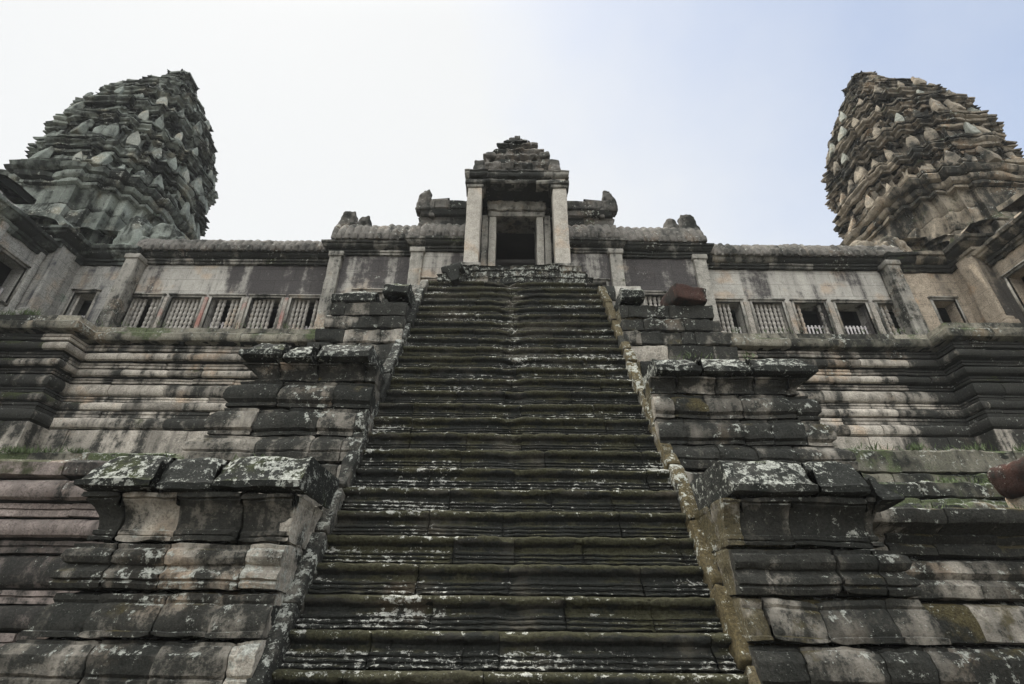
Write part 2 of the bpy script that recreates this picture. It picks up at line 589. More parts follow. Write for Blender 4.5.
# ------------------------------------------------------------------ staircase
SY0, SZ0, RISE, SLOPE = 6.72, 1.6, .365, math.tan(R(57.8))
def stair_y(z):
    return SY0 + (z - SZ0) / SLOPE
st = thing('stone_staircase', 'very steep dark mossy stone staircase climbing to the temple doorway', 'staircase', (0, stair_y(0), 0))
STEP = [(.150, 0)]
for _j, _o in enumerate((.150, .112, .074)):           # small rolls at the foot of the riser
    _z = .004 + _j * .056
    STEP += [(_o + .002, _z + .004), (_o + .018, _z + .014), (_o + .020, _z + .030), (_o + .008, _z + .044), (_o - .036, _z + .050)]
STEP += [(.006, .19), (.0, .23), (.018, .255), (.056, .27), (.074, .295), (.078, .325), (.066, .348), (.034, .365), (-.06, .367), (-.16, .366), (-.26, .36)]
k0 = -4
for i in range(28):
    k = k0 + i
    z = SZ0 + k * RISE
    if z < -.2:
        continue
    y = stair_y(z)
    m = MB()
    rr = np.random.default_rng(100 + i)
    brk = [-2.62]
    while brk[-1] < 2.6:
        brk.append(brk[-1] + rr.uniform(.75, 1.9))
    if i % 2 and len(brk) > 4:
        brk[len(brk) // 2] = rr.normal(.0, .07)
    brk = sorted(b for b in brk if b < 2.25) + [2.58]
    brk = [b + 2.62 for b in brk]
    worn = max(0, (k - 8) / 16)
    masonry(m, [(-2.62, y), (2.58, y)], [[(d, z + h) for d, h in STEP]], s=.028, sv=.03, gap=.006, amp=.015, fr=4, jit=.010, edge=.022, seed=300 + i,
            breaks=brk, pit=.03, tint=lambda k_, c_, r_: rnd_tint(r_, .45, .2, .55, .07, .52, .05))

    cx = .02 + .07 * math.sin(i * 2.3) + .04 * math.sin(i * 5.1)

    def wear(v, worn=worn, z=z, cx=cx):
        v = v.copy()
        nz = fbm(v, 5, 3, 3.3)
        w = np.exp(-((v[:, 0] - cx + .15 * nz) / (.14 + .2 * worn)) ** 2) * np.clip((v[:, 2] - z - .1) / .1, 0, 1)
        v[:, 1] += w * (.03 + .05 * worn) * (1 + 1.3 * nz)
        v[:, 2] -= w * (.02 + .035 * worn) * (1 + 1.5 * nz)
        return v
    m.warp(wear)

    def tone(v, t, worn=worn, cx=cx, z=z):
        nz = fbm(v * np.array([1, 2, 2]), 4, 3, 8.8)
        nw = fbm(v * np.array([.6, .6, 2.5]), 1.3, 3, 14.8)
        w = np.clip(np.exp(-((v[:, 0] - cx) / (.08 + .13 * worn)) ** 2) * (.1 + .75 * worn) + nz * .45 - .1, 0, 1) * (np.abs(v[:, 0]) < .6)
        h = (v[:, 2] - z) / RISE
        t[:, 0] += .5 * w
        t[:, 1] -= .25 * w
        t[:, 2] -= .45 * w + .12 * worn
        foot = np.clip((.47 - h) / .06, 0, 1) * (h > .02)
        t[:, 3] += .07 * foot + .50 * w + .32 * nw - .09 + .05 * ((h > .8) & (h < .985)) - .10 * (h > .99)  # lichen, with the lit look of foot rolls and nosing painted in
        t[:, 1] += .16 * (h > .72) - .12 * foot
        t[:, 2] -= .14 * (h > .74)  # less black film paints the nosing as a lit grey edge
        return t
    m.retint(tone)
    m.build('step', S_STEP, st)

S_CHEEK = stone('cheek_stone', (.07, .065, .055), (.30, .28, .24), black=.74, big=1.5, streak=.5, stk=(2.6, 2.6, .5), lichen=.36, moss=.30, bump=1.0, mosscol=(.075, .060, .030))
for sx, tn_ in ((-1, (.55, .42, .48, .6)), (1, (.45, .92, .36, .56))):
    m = MB()
    rr = np.random.default_rng(40 + sx)
    zc = .3
    while zc < 9.9:
        ln = rr.uniform(.5, 1.15)
        zm = zc + ln / 2 * math.sin(R(57.8))
        y = stair_y(zm)
        rock(m, (sx * 2.50 + rr.normal(0, .012), y - .16, zm - .02 + rr.normal(0, .015)), (.10, .22, ln / 2 - .004), r=.035, s=.05, amp=.035, fr=4,
             rot=rotm(x=-32.2 + rr.normal(0, 1.2), z=rr.normal(0, 1)), tint=np.clip(np.array(tn_) + rr.normal(0, .06, 4), 0, 1), seed=int(zc * 10))
        zc += ln * math.sin(R(57.8))
    m.build('side_wall', S_CHEEK, st)

# landing at the head of the stairs
ld = thing('stair_landing', 'weathered stone landing behind the top of the steep stairs', 'landing', (0, 12.2, 0))
m = MB()
lz = SZ0 + 24 * RISE
masonry(m, [(-3.7, 12.12), (3.7, 12.12)], [[(.05, 8.4), (.03, 8.9)], [(0, 8.92), (.03, 9.45)], [(.06, 9.47), (.08, 9.78)], [(.10, 9.8), (.14, 10.02), (.05, lz - .05), (-1.9, lz - .05)]], seed=11,
        tint=lambda k, c, r: rnd_tint(r, .6, .2, .4, .1, .42, .12))
m.build('platform', S_TRIM, ld)

# ------------------------------------------------------------------ stepped pedestals beside the stairs

def pedestal(side, yf, yb, xo, courses, capc, caps, label, seed, cheek, xs, capx, name='stair_pedestal', ysb=None, blk=(.45, .95), amp=.026, outer=1.0):
    """side -1 left, +1 right; yf front plane, xo outer plane; caps: list of (t0,t1,tilt,lift) along the cap path"""
    path = [(xs, ysb), (xs, yf), (xo, yf), (xo, yb)]
    scl = [.12, 1, outer]
    cpath = [(capx, ysb), (capx, yf), (xo, yf), (xo, yb)]
    if side < 0:
        path = path[::-1]
        cpath = cpath[::-1]
        scl = scl[::-1]
    T = thing(name, label, 'pedestal', ((xs + xo) / 2, yf, courses[0][0][1]), 'stepped pedestals flanking the stairs')
    cs = 0 if side > 0 else 2

    def tn(k, c, r):
        t = rnd_tint(r, .52, .15, .46, .1, .53, .09)
        if k == cs:
            t = np.array(cheek) + r.normal(0, .04, len(cheek))
        return np.clip(t, 0, 1)
    m = MB()
    masonry(m, path, courses, blk=blk, s=.045, sv=.045, amp=amp, fr=2.6, jit=.015, scl=scl, seed=seed, tint=tn, gap=.005, depth=.14, edge=.035)
    def side_tint(v, t):
        k = (np.abs(v[:, 0]) < abs(xs) + .045) & (v[:, 1] > yf - .05)
        t[k] = np.r_[np.array(cheek[:2]), cheek[2], cheek[3]] + fbm(v[k], 2.2, 3, 5.5)[:, None] * np.array([.3, .12, .3, .1])
        return t
    m.retint(side_tint)
    m.build('body', S_PED, T)
    lens = [math.dist(a, b) for a, b in zip(cpath[:-1], cpath[1:])]
    tot = sum(lens)
    for i, (a, b, rz, dz) in enumerate(caps):
        m = MB()
        if side < 0:
            a, b = tot - b, tot - a
        masonry(m, cpath, [capc], s=.04, sv=.04, amp=.035, fr=3.2, jit=.0, edge=.05, scl=[min(1, x) if x > .2 else .08 for x in scl], seed=seed + 7 * i + 1, breaks=[a, b], gap=.014,
                depth=.3, backing=False, tint=lambda k, c, r: np.r_[rnd_tint(r, .45, .12, .5, .1, .56, .05), r.normal(.53, .03)])
        ce = np.concatenate(m.v).mean(0)
        Rm = rotm(z=rz, y=dz * 20)
        m.warp(lambda v: (v - ce) @ Rm.T + ce + np.array([0, 0, dz]))
        m.build('cap_stone', S_CAP, T)
    return T

C1 = [[(.50, 0), (.48, .55), (.40, .6)], [(.42, .62), (.40, 1.02), (.30, 1.06)],
      [(.26, 1.08), (.34, 1.10), (.34, 1.15), (.31, 1.17), (.34, 1.20), (.34, 1.36), (.27, 1.45), (.22, 1.46), (.22, 1.49), (.16, 1.495)],
      [(.14, 1.51), (.24, 1.52), (.24, 1.57), (.21, 1.58), (.22, 1.62), (.20, 1.72), (.16, 1.82), (.12, 1.84), (.14, 1.87), (.13, 1.93), (.07, 1.95)],
      [(.05, 1.965), (.15, 1.975), (.17, 2.03), (.14, 2.06), (.18, 2.08), (.17, 2.14), (.11, 2.19), (.10, 2.22), (.14, 2.24), (.17, 2.30), (.15, 2.37), (.10, 2.40), (.11, 2.44), (.04, 2.46)],
      [(.0, 2.475), (.05, 2.485), (.05, 2.53), (.01, 2.545), (.03, 2.56), (.03, 2.60), (.005, 2.615), (.01, 2.68), (.03, 2.76), (.08, 2.85), (.16, 2.92), (.15, 2.94), (.20, 2.95), (.20, 3.01), (.05, 3.02), (-1.2, 3.02)]]
CAP1 = [(-.05, 3.03), (.26, 3.035), (.30, 3.05), (.31, 3.13), (.27, 3.16), (.06, 3.47), (.0, 3.5), (-.3, 3.51), (-.55, 3.5)]
C2 = [[(.5, 3.2), (.48, 3.75), (.42, 3.8)], [(.36, 3.82), (.44, 3.84), (.46, 3.95), (.43, 3.97), (.46, 4.0), (.45, 4.1), (.38, 4.19), (.33, 4.2), (.33, 4.24), (.26, 4.245)],
      [(.18, 4.26), (.28, 4.27), (.28, 4.32), (.26, 4.335), (.32, 4.37), (.33, 4.45), (.30, 4.58), (.24, 4.66), (.20, 4.67), (.21, 4.72), (.14, 4.73)],
      [(.10, 4.745), (.20, 4.755), (.20, 4.81), (.18, 4.82), (.24, 4.87), (.25, 4.95), (.22, 5.08), (.16, 5.15), (.12, 5.16), (.14, 5.21), (.09, 5.24)],
      [(.02, 5.255), (.06, 5.26), (.06, 5.30), (.02, 5.31), (.04, 5.36), (.08, 5.43), (.15, 5.48), (.14, 5.49), (.19, 5.50), (.19, 5.53), (.05, 5.54), (-1.2, 5.54)]]
CAP2 = [(-.05, 5.55), (.30, 5.555), (.34, 5.58), (.34, 5.68), (.30, 5.71), (.10, 5.93), (.04, 5.96), (-.3, 5.97), (-.55, 5.96)]
C3 = [[(.4, 6.2), (.4, 6.7)], [(.35, 6.72), (.36, 7.1), (.3, 7.14)], [(.26, 7.16), (.3, 7.2), (.3, 7.5), (.22, 7.56)], [(.16, 7.58), (.2, 7.62), (.2, 7.9), (.14, 7.96)],
      [(.08, 7.98), (.12, 8.0), (.12, 8.34), (.05, 8.37), (-1.2, 8.37)]]
CAP3 = [(-.05, 8.38), (.14, 8.39), (.18, 8.42), (.18, 8.6), (.12, 8.66), (.0, 8.78), (-.3, 8.8), (-.55, 8.8)]

MOSS = (.45, .97, .25, .58)
# t along the path from the stair-side back corner
pedestal(-1, 6.35, 9.4, -4.85, C1, CAP1, [(.05, 2.62, 0, 0), (2.66, 3.30, 6, -.03), (3.30, 4.10, -3, .0), (4.2, 5.0, 0, 0)],
         'lowest pedestal left of the stairs with three thick chamfered lichen-spotted cap stones', 21, (.66, .3, .22, .68), -2.58, -2.50, ysb=7.95)
pedestal(1, 6.35, 9.4, 4.3, C1, CAP1, [(.05, 1.6 + 1.0, 0, 0), (1.6 + 1.02, 1.6 + 1.62, 0, .0), (1.6 + 1.64, 1.6 + 2.5, 3, -.10)],
         'lowest pedestal right of the stairs, its stair-side face brown with moss', 22, MOSS, 2.53, 2.62, ysb=7.95)
up = lambda c, d: [(x, z + d) for x, z in c]
pedestal(-1, 8.32, 13.7, -4.5, [[(x, 3.2 + (z - 3.2) * 1.09) for x, z in c] for c in C2], up(CAP2, .22), [(.05, 2.2, 0, 0), (2.26, 2.75, -3, -.04), (2.80, 3.75, 2, .02)],
         'middle pedestal left of the stairs with gapped blocky cap stones over rounded courses', 23, (.5, .35, .45, .58), -2.44, -2.56, ysb=9.6, outer=1.5)
pedestal(1, 8.32, 13.7, 5.0, C2, CAP2, [(.05, 2.05, 0, 0), (2.07, 2.92, 0, 0), (2.94, 4.1, 0, .01)],
         'middle pedestal right of the stairs under one long unbroken line of lichen-crusted capstones', 24, MOSS, 2.46, 2.56, ysb=9.6)
pedestal(-1, 10.2, 14.0, -4.1, C3, CAP3, [(.05, 1.9, 0, .2), (2.05, 3.1, 1, -.05)],
         'topmost pedestal left of the stairs with pale squared blocks under a dark slab', 25, (.5, .3, .4, .6), -2.5, -2.5, ysb=11.5, blk=(.3, 1.05), amp=.04)
pedestal(1, 10.2, 14.0, 4.6, C3, CAP3, [(.05, 1.85, 0, .12)],
         'ruined topmost pedestal right of the stairs carrying a loose reddish stone', 26, MOSS, 2.55, 2.62, ysb=11.5, blk=(.3, 1.05), amp=.04)

# ------------------------------------------------------------------ terrace walls
def moulded(z0, z1, k):
    """a stack of alternating tori and fillets, deepest in the middle"""
    out = []
    hs = np.array([1.1, .7, .9, .55, 1.25, .55, .8, .6, .9, .7])[:k]
    zs = z0 + np.r_[0, np.cumsum(hs)] / hs.sum() * (z1 - z0)
    for i, (a, b) in enumerate(zip(zs[:-1], zs[1:])):
        u = (a + b) / 2
        e = .30 * abs((u - z0) / (z1 - z0) * 2 - 1) ** 1.3
        h = b - a
        if i % 2:
            u = (a + b) / 2
            out.append([(e - .07, a + .005), (e + .0, a + .015), (e + .0, u - .015), (e - .05, u - .005), (e - .05, u + .01), (e - .01, u + .02), (e - .01, b - .02), (e - .07, b - .01)])
        else:
            out.append([(e, a + .01), (e + .07, a + h * .15), (e + .10, a + h * .4), (e + .09, a + h * .65), (e + .04, a + h * .88), (e - .02, b - .01)])
    return out

def base_tint(b):
    def f(k, c, r):
        return rnd_tint(r, .58, .16, .42, .1, b, .09)
    return f

def upper_base(sx, label, seed):
    T = thing('foundation_wall', label, 'stone wall', (sx * 9, 13.6, 6), 'moulded foundation walls under the galleries')
    X = lambda x: x * sx
    pth = [(X(22), 9.9), (X(15.7), 9.9), (X(15.7), 12.95), (X(12.85), 12.95), (X(12.85), 13.62), (X(2.6), 13.62)]
    if sx > 0:
        pth = pth[::-1]
    far = 1 if sx < 0 else 3

    def tn(k, c, r):
        seg = k if sx < 0 else 4 - k
        t = rnd_tint(r, .58, .16, .42, .1, .42, .10)
        if seg <= 2:
            t[2] += .33
            t[1] += .12
        return np.clip(t, 0, 1)
    m = MB()
    masonry(m, pth, [[(.32, 4.6), (.32, 5.4)], [(.32, 5.42), (.30, 6.28)]] + moulded(6.3, 8.95, 10), blk=(.8, 1.9), s=.07, sv=.045, amp=.012, fr=2.2, jit=.010, seed=seed, tint=tn, gap=.004)
    if sx > 0:
        def darker(v, t):
            nz = fbm(v, .9, 3, 4.4)
            t[:, 2] += .3 * np.clip((v[:, 0] - 10.4) * .5 + nz * 1.2, 0, 1)
            return t
        m.retint(darker)
    m.build('moulded_wall', S_BASE, T)
    m = MB()
    masonry(m, pth, [[(.15, 8.97), (.46, 9.0), (.50, 9.06), (.50, 9.22), (.45, 9.27), (.35, 9.29)], [(.30, 9.3), (.36, 9.32), (.34, 9.5), (.2, 9.56), (-1.6, 9.58)]], blk=(1.2, 2.4), s=.07, sv=.05, amp=.025, fr=3,
            jit=.012, seed=seed + 3, gap=.004, tint=lambda k, c, r: rnd_tint(r, .6, .15, .78 if c == 0 else .65, .08, .42, .1))
    def patchy(v, t):
        t[:, 1] = .50 + .55 * fbm(v * np.array([1, 1, .4]), .55, 3, 31.0 + seed)
        return t
    m.retint(patchy)
    m.build('ledge', S_LEDGE, T)
    return T
S_LEDGE = stone('mossy_ledge_stone', (.12, .115, .09), (.27, .25, .2), black=.5, lichen=.45, moss=.5, mosscol=(.06, .075, .035))
S_LOW = stone('reddish_base_stone', (.13, .11, .10), (.37, .31, .28), black=.45, lichen=.12, moss=.25, streak=.4)
upper_base(-1, 'pale moulded foundation wall below the left gallery windows', 41)
upper_base(1, 'moulded foundation wall below the right gallery windows, black-stained near its corner', 42)

# left lower terrace
T = thing('terrace_wall', 'reddish finely moulded lower terrace wall at the left edge behind the lowest pedestal', 'stone wall', (-9, 8.8, 0))
m = MB()
masonry(m, [(-24, 8.8), (-4.3, 8.8)], [[(.4, 0), (.38, .8)]] + moulded(.82, 3.75, 9) + [[(.12, 3.77), (.34, 3.8), (.36, 4.0), (.28, 4.06), (-.1, 4.08), (-2.2, 4.1)]], blk=(.8, 1.7), s=.07, sv=.045,
        amp=.014, seed=51, tint=lambda k, c, r: rnd_tint(r, .5, .15, .42 if c < 10 else .6, .1, .52, .08))
m.build('moulded_wall', S_LOW, T)
m = MB()
masonry(m, [(-24, 10.9), (-3.8, 10.9)], [[(.1, 4.1), (.12, 4.5)], [(.06, 4.52), (.16, 4.55), (.16, 4.84), (.1, 4.88), (-2.9, 4.9)]], blk=(1, 2), s=.09, amp=.03, seed=52,
        tint=lambda k, c, r: rnd_tint(r, .5, .15, .72, .1, .6, .1))
m.build('upper_course', S_LEDGE, T)

# right lower terrace
T = thing('terrace_wall', 'dark blocky lower terrace wall running from the lowest right pedestal to the right edge', 'stone wall', (9, 7.1, 0))
m = MB()
TR = [[(.45, 0), (.42, .55)], [(.40, .58), (.38, 1.02), (.30, 1.06)], [(.26, 1.08), (.33, 1.13), (.34, 1.36), (.24, 1.47)],
      [(.14, 1.5), (.23, 1.53), (.22, 1.72), (.15, 1.9), (.08, 1.94)], [(.05, 1.97), (.16, 2.0), (.17, 2.13), (.1, 2.2), (.16, 2.28), (.14, 2.4), (.04, 2.44)],
      [(.0, 2.47), (.05, 2.50), (.05, 2.6), (.0, 2.64), (.08, 2.72)], [(.06, 2.74), (.14, 2.8), (.30, 2.86), (.33, 2.92), (.33, 3.02), (.25, 3.06), (-2, 3.07)]]
masonry(m, [(4.3, 7.12), (24, 7.12)], TR, blk=(.6, 1.2), s=.055, sv=.045, amp=.022, fr=2.6, jit=.016, seed=55, tint=lambda k, c, r: rnd_tint(r, .45, .2, .52, .1, .60 if c > 4 else .52, .12))
m.build('moulded_wall', S_PED, T)
for i, (y, z0, z1, gg) in enumerate(((8.7, 3.05, 3.52, .60), (9.9, 3.5, 4.18, .70), (11.4, 4.15, 5.3, .52))):
    m = MB()
    zm = (z0 + z1) / 2
    masonry(m, [(4.3, y), (24, y)], [[(.06, z0), (.12, z0 + .04), (.12, zm - .03), (.06, zm)], [(.04, zm + .02), (.12, zm + .05), (.10, z1 - .06), (.03, z1), (-2.5, z1 + .02)]],
            blk=(.7, 1.6), s=.07, amp=.05, fr=2.4, jit=.03, seed=56 + i, tint=lambda k, c, r: rnd_tint(r, .4, .15, gg, .1, .55, .1))
    m.build('receding_course', S_LEDGE, T)

# ------------------------------------------------------------------ windows
def lathe_baluster():
    prof = [(.050, 0), (.050, .05), (.036, .07)]
    n = 6
    for i in range(n):
        a = .08 + i * .84 / n
        h = .84 / n
        prof += [(.034, a), (.046, a + h * .2), (.052, a + h * .45), (.046, a + h * .7), (.034, a + h * .86), (.042, a + h * .93)]
    prof += [(.036, .93), (.050, .95), (.050, 1)]
    m = MB()
    P = np.zeros((11, len(prof), 3))
    for k in range(11):
        an = 2 * math.pi * k / 10
        for j, (r, z) in enumerate(prof):
            P[k, j] = (r * math.cos(an), r * math.sin(an), z)
    m.grid(P, (.6, .4, .4))
    o = m.build('baluster', S_BAL, None, angle=50)
    me = o.data
    bpy.data.objects.remove(o)
    return me
S_BAL = stone('baluster_stone', (.20, .185, .165), (.42, .395, .355), black=.32, lichen=.2, moss=.1)
BAL = lathe_baluster()

def window(parent, org, dr, w, z0, z1, bal, picket=0.0, wide=1.0):
    """org = lower corner on the wall face, dr = direction along the wall; bal = which of the seven baluster places are filled"""
    n = np.array([dr[1], -dr[0]])
    m = MB()
    t, p = .075, .035

    def bar(u0, u1, a, b, o0=-.05, o1=p):
        q = [np.array(org) + np.array(dr) * u + n * o for u in (u0, u1) for o in (o1, o0)]
        V = [(q[i][0], q[i][1], z) for i in (0, 1, 3, 2) for z in (a, b)]
        m.add(V, [(0, 6, 7, 1), (2, 3, 5, 4), (0, 1, 3, 2), (4, 5, 7, 6), (1, 7, 5, 3), (0, 2, 4, 6)], (.6, .4, .42))
    bar(-t, 0, z0 - t, z1 + t)
    bar(w, w + t, z0 - t, z1 + t)
    bar(0.002, w - .002, z1, z1 + t, -.05, p + .006)
    bar(0.002, w - .002, z0 - t, z0, -.05, p + .03)
    bar(-t - .04, w + t + .04, z1 + t + .002, z1 + t + .05, -.02, p + .045)
    W = m.build('window', S_TRIM, parent, smooth=False)
    bs = base_of(W)
    for i in bal:
        u = w * (i + .5) / 7
        q = np.array(org) + np.array(dr) * u - n * .16
        o = bpy.data.objects.new('baluster', BAL)
        col.objects.link(o)
        o.parent = W
        o.location = Vector((q[0], q[1], z0 - .01)) - bs
        o.scale = (1.15 * w, 1.15 * w, z1 - z0 + .02)
    if picket:
        m = MB()
        a = np.array(org) - n * .30
        hp = z0 + (z1 - z0) * picket
        K = 8
        for i in range(K):
            u = w * (i + .5) / K
            q = a + np.array(dr) * u
            e = np.array(dr) * .028
            f = n * .012
            c = [q - e + f, q + e + f, q + e - f, q - e - f]
            V = [(x[0], x[1], z) for x in c for z in (z0 + .01, hp)]
            m.add(V, [(0, 2, 3, 1), (2, 4, 5, 3), (4, 6, 7, 5), (6, 0, 1, 7), (1, 3, 5, 7), (0, 6, 4, 2)], (.5, .5, .5))
        q0, q1 = a, a + np.array(dr) * w
        for z in (z0 + .1, hp - .1):
            c = [q0 - n * .014, q1 - n * .014, q1 - n * .04, q0 - n * .04]
            V = [(x[0], x[1], zz) for x in c for zz in (z, z + .05)]
            m.add(V, [(0, 2, 3, 1), (2, 4, 5, 3), (4, 6, 7, 5), (6, 0, 1, 7), (1, 3, 5, 7), (0, 6, 4, 2)], (.5, .5, .5))
        m.build('picket_screen', M_PICKET, W, smooth=False)
    return W

def pilaster(parent, x, y, z0, z1, w=.42, pr=.14, seed=0, tn=(.55, .45, .4)):
    m = MB()
    rock(m, (x, y - pr / 2 + .1, (z0 + z1) / 2), (w / 2, pr / 2 + .1, (z1 - z0) / 2), r=.02, s=.12, amp=.016, seed=seed, tint=tn)
    rock(m, (x, y - pr / 2 + .08, z1 - .12), (w / 2 + .05, pr / 2 + .13, .10), r=.03, s=.1, amp=.02, seed=seed + 1, tint=tn)
    rock(m, (x, y - pr / 2 + .08, z0 + .12), (w / 2 + .06, pr / 2 + .14, .14), r=.03, s=.1, amp=.02, seed=seed + 2, tint=tn)
    return m.build('pilaster', S_TRIM, parent)

CORN = [[(-.05, 0), (.06, .02), (.07, .10), (.12, .12), (.13, .2)], [(.12, .21), (.20, .25), (.27, .32), (.28, .38), (.34, .41), (.35, .50), (.27, .53), (-.3, .55)]]
def cornice(parent, path, z, k=1.0, seed=0, mat=None, amp=.02, blk=(.8, 1.6), name='cornice', b=.62):
    m = MB()
    masonry(m, path, [[(d * k, z + h * k) for d, h in c] for c in CORN], blk=blk, s=.08, sv=.05, amp=amp, fr=3.2, jit=.012, seed=seed, gap=.004,
            tint=lambda kk, c, r: rnd_tint(r, .5, .18, .5, .1, b, .12))
    return m.build(name, mat or S_TRIM, parent)

def vault(parent, x0, x1, y0, y1, z0, z1, pitch=.27, name='roof', seed=0, tail=.0):
    """ribbed stone vault rising from the front eave to the ridge and down the back"""
    m = MB()
    nx = int((x1 - x0) / pitch * 6)
    xs = np.linspace(x0, x1, nx + 1)
    A = np.linspace(0, math.pi, 41)
    P = np.zeros((len(xs), len(A), 3))
    yc, ry, h = (y0 + y1) / 2, (y1 - y0) / 2, z1 - z0
    arc = A / math.pi * (ry + h) * 1.9
    rib = (np.abs(np.cos(np.pi * (xs - x0) / pitch)) ** .7) * .075
    stepv = ((arc % .32) / .32) * -.03
    rr = rib[:, None] + stepv[None, :]
    P[:, :, 0] = xs[:, None]
    P[:, :, 1] = yc - np.cos(A)[None, :] * (ry + rr)
    P[:, :, 2] = z0 + np.sin(A)[None, :] ** .85 * (h + rr)
    nz = fbm(P, 3.0, 4, seed).reshape(P.shape[:2]) * .07
    P[:, :, 2] += nz
    P[:, :, 1] -= nz * .5
    m.grid(P, (.5, .5, .48))
    for sgn, xx in ((0, x0), (1, x1)):
        E = np.zeros((2, len(A), 3))
        E[0] = P[0 if not sgn else -1]
        E[1] = (xx, yc, z0)
        m.grid(E, (.5, .5, .6), flip=not sgn)
    # rounded tile ends along the eave
    n = int((x1 - x0) / pitch)
    for i in range(n + 1):
        x = x0 + i * pitch
        if x > x1 - .02 or x < x0 + .02:
            continue
        rock(m, (x, y0 - .04, z0 + .09), (.095, .07, .14), r=.06, s=.06, amp=.035, seed=i, tint=(.55, .5, .5))
    return m.build(name, S_ROOF, parent, angle=60)

# ------------------------------------------------------------------ galleries
GZ0, GZ1 = 10.13, 11.43
def gallery(sx, wins, xa, xb, label, seed, fills):
    T = thing('gallery', label, 'gallery', ((xa + xb) / 2, 14.5, 9.5), 'ribbed-roof galleries beside the entrance pavilion')
    m = MB()
    ops = [(a - xa, b - xa, GZ0, GZ1) for a, b in wins]

    def tn(P, t):
        nz = fbm(P * np.array([1, 1, .35]), 1.1, 3, seed)
        if sx < 0:
            dk = np.clip((P[:, 0] + 10.2) * 1.1 + nz * 1.6, 0, 1) * (P[:, 2] > 11.45) + .15 * np.clip(nz, 0, 1)
            t[:, 2] += .38 * np.clip(dk, 0, 1) - .06
        else:
            dk = np.clip(nz * 2.2 - .5, 0, 1) * np.clip((P[:, 2] - 11.5) / 1.3, 0, 1)
            t[:, 2] += .25 * dk - .12
            t[:, 0] += .05
        return t
    wall(m, (xa, 14.5), (1, 0), xb - xa, 9.5, 12.9, ops, thick=.5, s=.09, amp=.02, tint=tn, seed=seed)
    m.build('wall', S_WALL, T)
    rng = np.random.default_rng(seed)
    for a, b in zip([w[1] for w in wins[:-1]], [w[0] for w in wins[1:]]):
        # small panelled piers between the windows
        c = (a + b) / 2
        m = MB()
        rock(m, (c, 14.49, (GZ0 + GZ1) / 2), (max(.05, (b - a) / 2 - .11), .05, (GZ1 - GZ0) / 2), r=.015, s=.1, amp=.01, tint=(.55, .45, .3), seed=int(c * 10) % 50)
        m.build('pier', S_PIER_L if sx < 0 else S_PIER, T)
    # plinth strip under the windows, interior, cornice and roof
    m = MB()
    masonry(m, [(xa, 14.42), (xb, 14.42)], [[(.1, 9.5), (.12, 9.75), (.04, 9.8)], [(.02, 9.82), (.08, 9.85), (.08, 10.0), (.0, 10.03)]], blk=(.9, 1.8), seed=seed + 2, s=.1,
            tint=lambda k, c, r: rnd_tint(r, .5, .15, .55, .1, .5, .12))
    m.build('sill_course', S_LEDGE, T)
    m = MB()
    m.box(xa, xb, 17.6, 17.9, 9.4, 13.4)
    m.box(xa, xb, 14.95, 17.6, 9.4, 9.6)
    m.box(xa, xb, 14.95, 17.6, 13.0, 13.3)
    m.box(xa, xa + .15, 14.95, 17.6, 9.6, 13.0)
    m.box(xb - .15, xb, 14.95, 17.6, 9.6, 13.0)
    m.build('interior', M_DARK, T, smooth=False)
    cornice(T, [(xa, 14.46), (xb, 14.46)], 12.80, .95, seed + 3, b=.68)
    vault(T, xa, xb, 14.14, 18.2, 13.2, 14.35, seed=seed)
    for (a, b), (bal, pk) in zip(wins, fills):
        window(T, (a, 14.5), (1, 0), b - a, GZ0, GZ1, bal, pk)
    return T

def pier_mat(name, red):
    m = stone(name, (.19, .175, .15), (.34, .31, .27), black=.25, lichen=.05, moss=.1, bump=.3)
    if red:
        nt = m.node_tree
        b = nt.nodes['Principled BSDF']
        src = b.inputs['Base Color'].links[0].from_socket
        n = nt.nodes.new('ShaderNodeTexNoise')
        n.inputs['Scale'].default_value = 1.6
        n.inputs['Detail'].default_value = 4
        g = nt.nodes.new('ShaderNodeNewGeometry')
        nt.links.new(g.outputs['Position'], n.inputs['Vector'])
        mr = nt.nodes.new('ShaderNodeMapRange')
        nt.links.new(n.outputs[0], mr.inputs[0])
        mr.inputs[1].default_value = .45
        mr.inputs[2].default_value = .62
        mr.inputs[4].default_value = .6
        x = nt.nodes.new('ShaderNodeMix')
        x.data_type = 'RGBA'
        nt.links.new(mr.outputs[0], x.inputs[0])
        nt.links.new(src, x.inputs[6])
        x.inputs[7].default_value = (.30, .075, .06, 1)
        nt.links.new(x.outputs[2], b.inputs['Base Color'])
    return m
S_PIER_L = pier_mat('red_stained_pier_stone', True)
S_PIER = pier_mat('pier_stone', False)
ALL = range(7)
gallery(-1, [(-12.95 + i * 1.36, -12.95 + i * 1.36 + 1.02) for i in range(5)], -13.3, -6.1,
        'left gallery, its upper wall black-stained, five balustered windows and red-stained piers', 61,
        [((0, 1, 2, 4, 5, 6), 0), (ALL, 0), ((1, 2, 4, 5, 6), .4), ((0, 1, 2, 3, 4, 6), .0), ((0, 1, 2, 3, 5, 6), .3)])
gallery(1, [(6.74 + i * 1.42, 6.74 + i * 1.42 + 1.02) for i in range(5)], 6.45, 13.75,
        'right gallery with clean pale upper wall and windows partly closed by pickets', 62,
        [((1, 2, 3, 4), .38), (ALL, 0), ((0, 1, 6), .45), ((), .45), ((0, 1, 2, 4, 5, 6), .38)])

# ------------------------------------------------------------------ entrance pavilion
EC = .12
E_ = thing('entrance_pavilion', 'central temple entrance with two square pillars, dark doorway and stepped roof at the stair top', 'temple entrance', (EC, 13, 10))

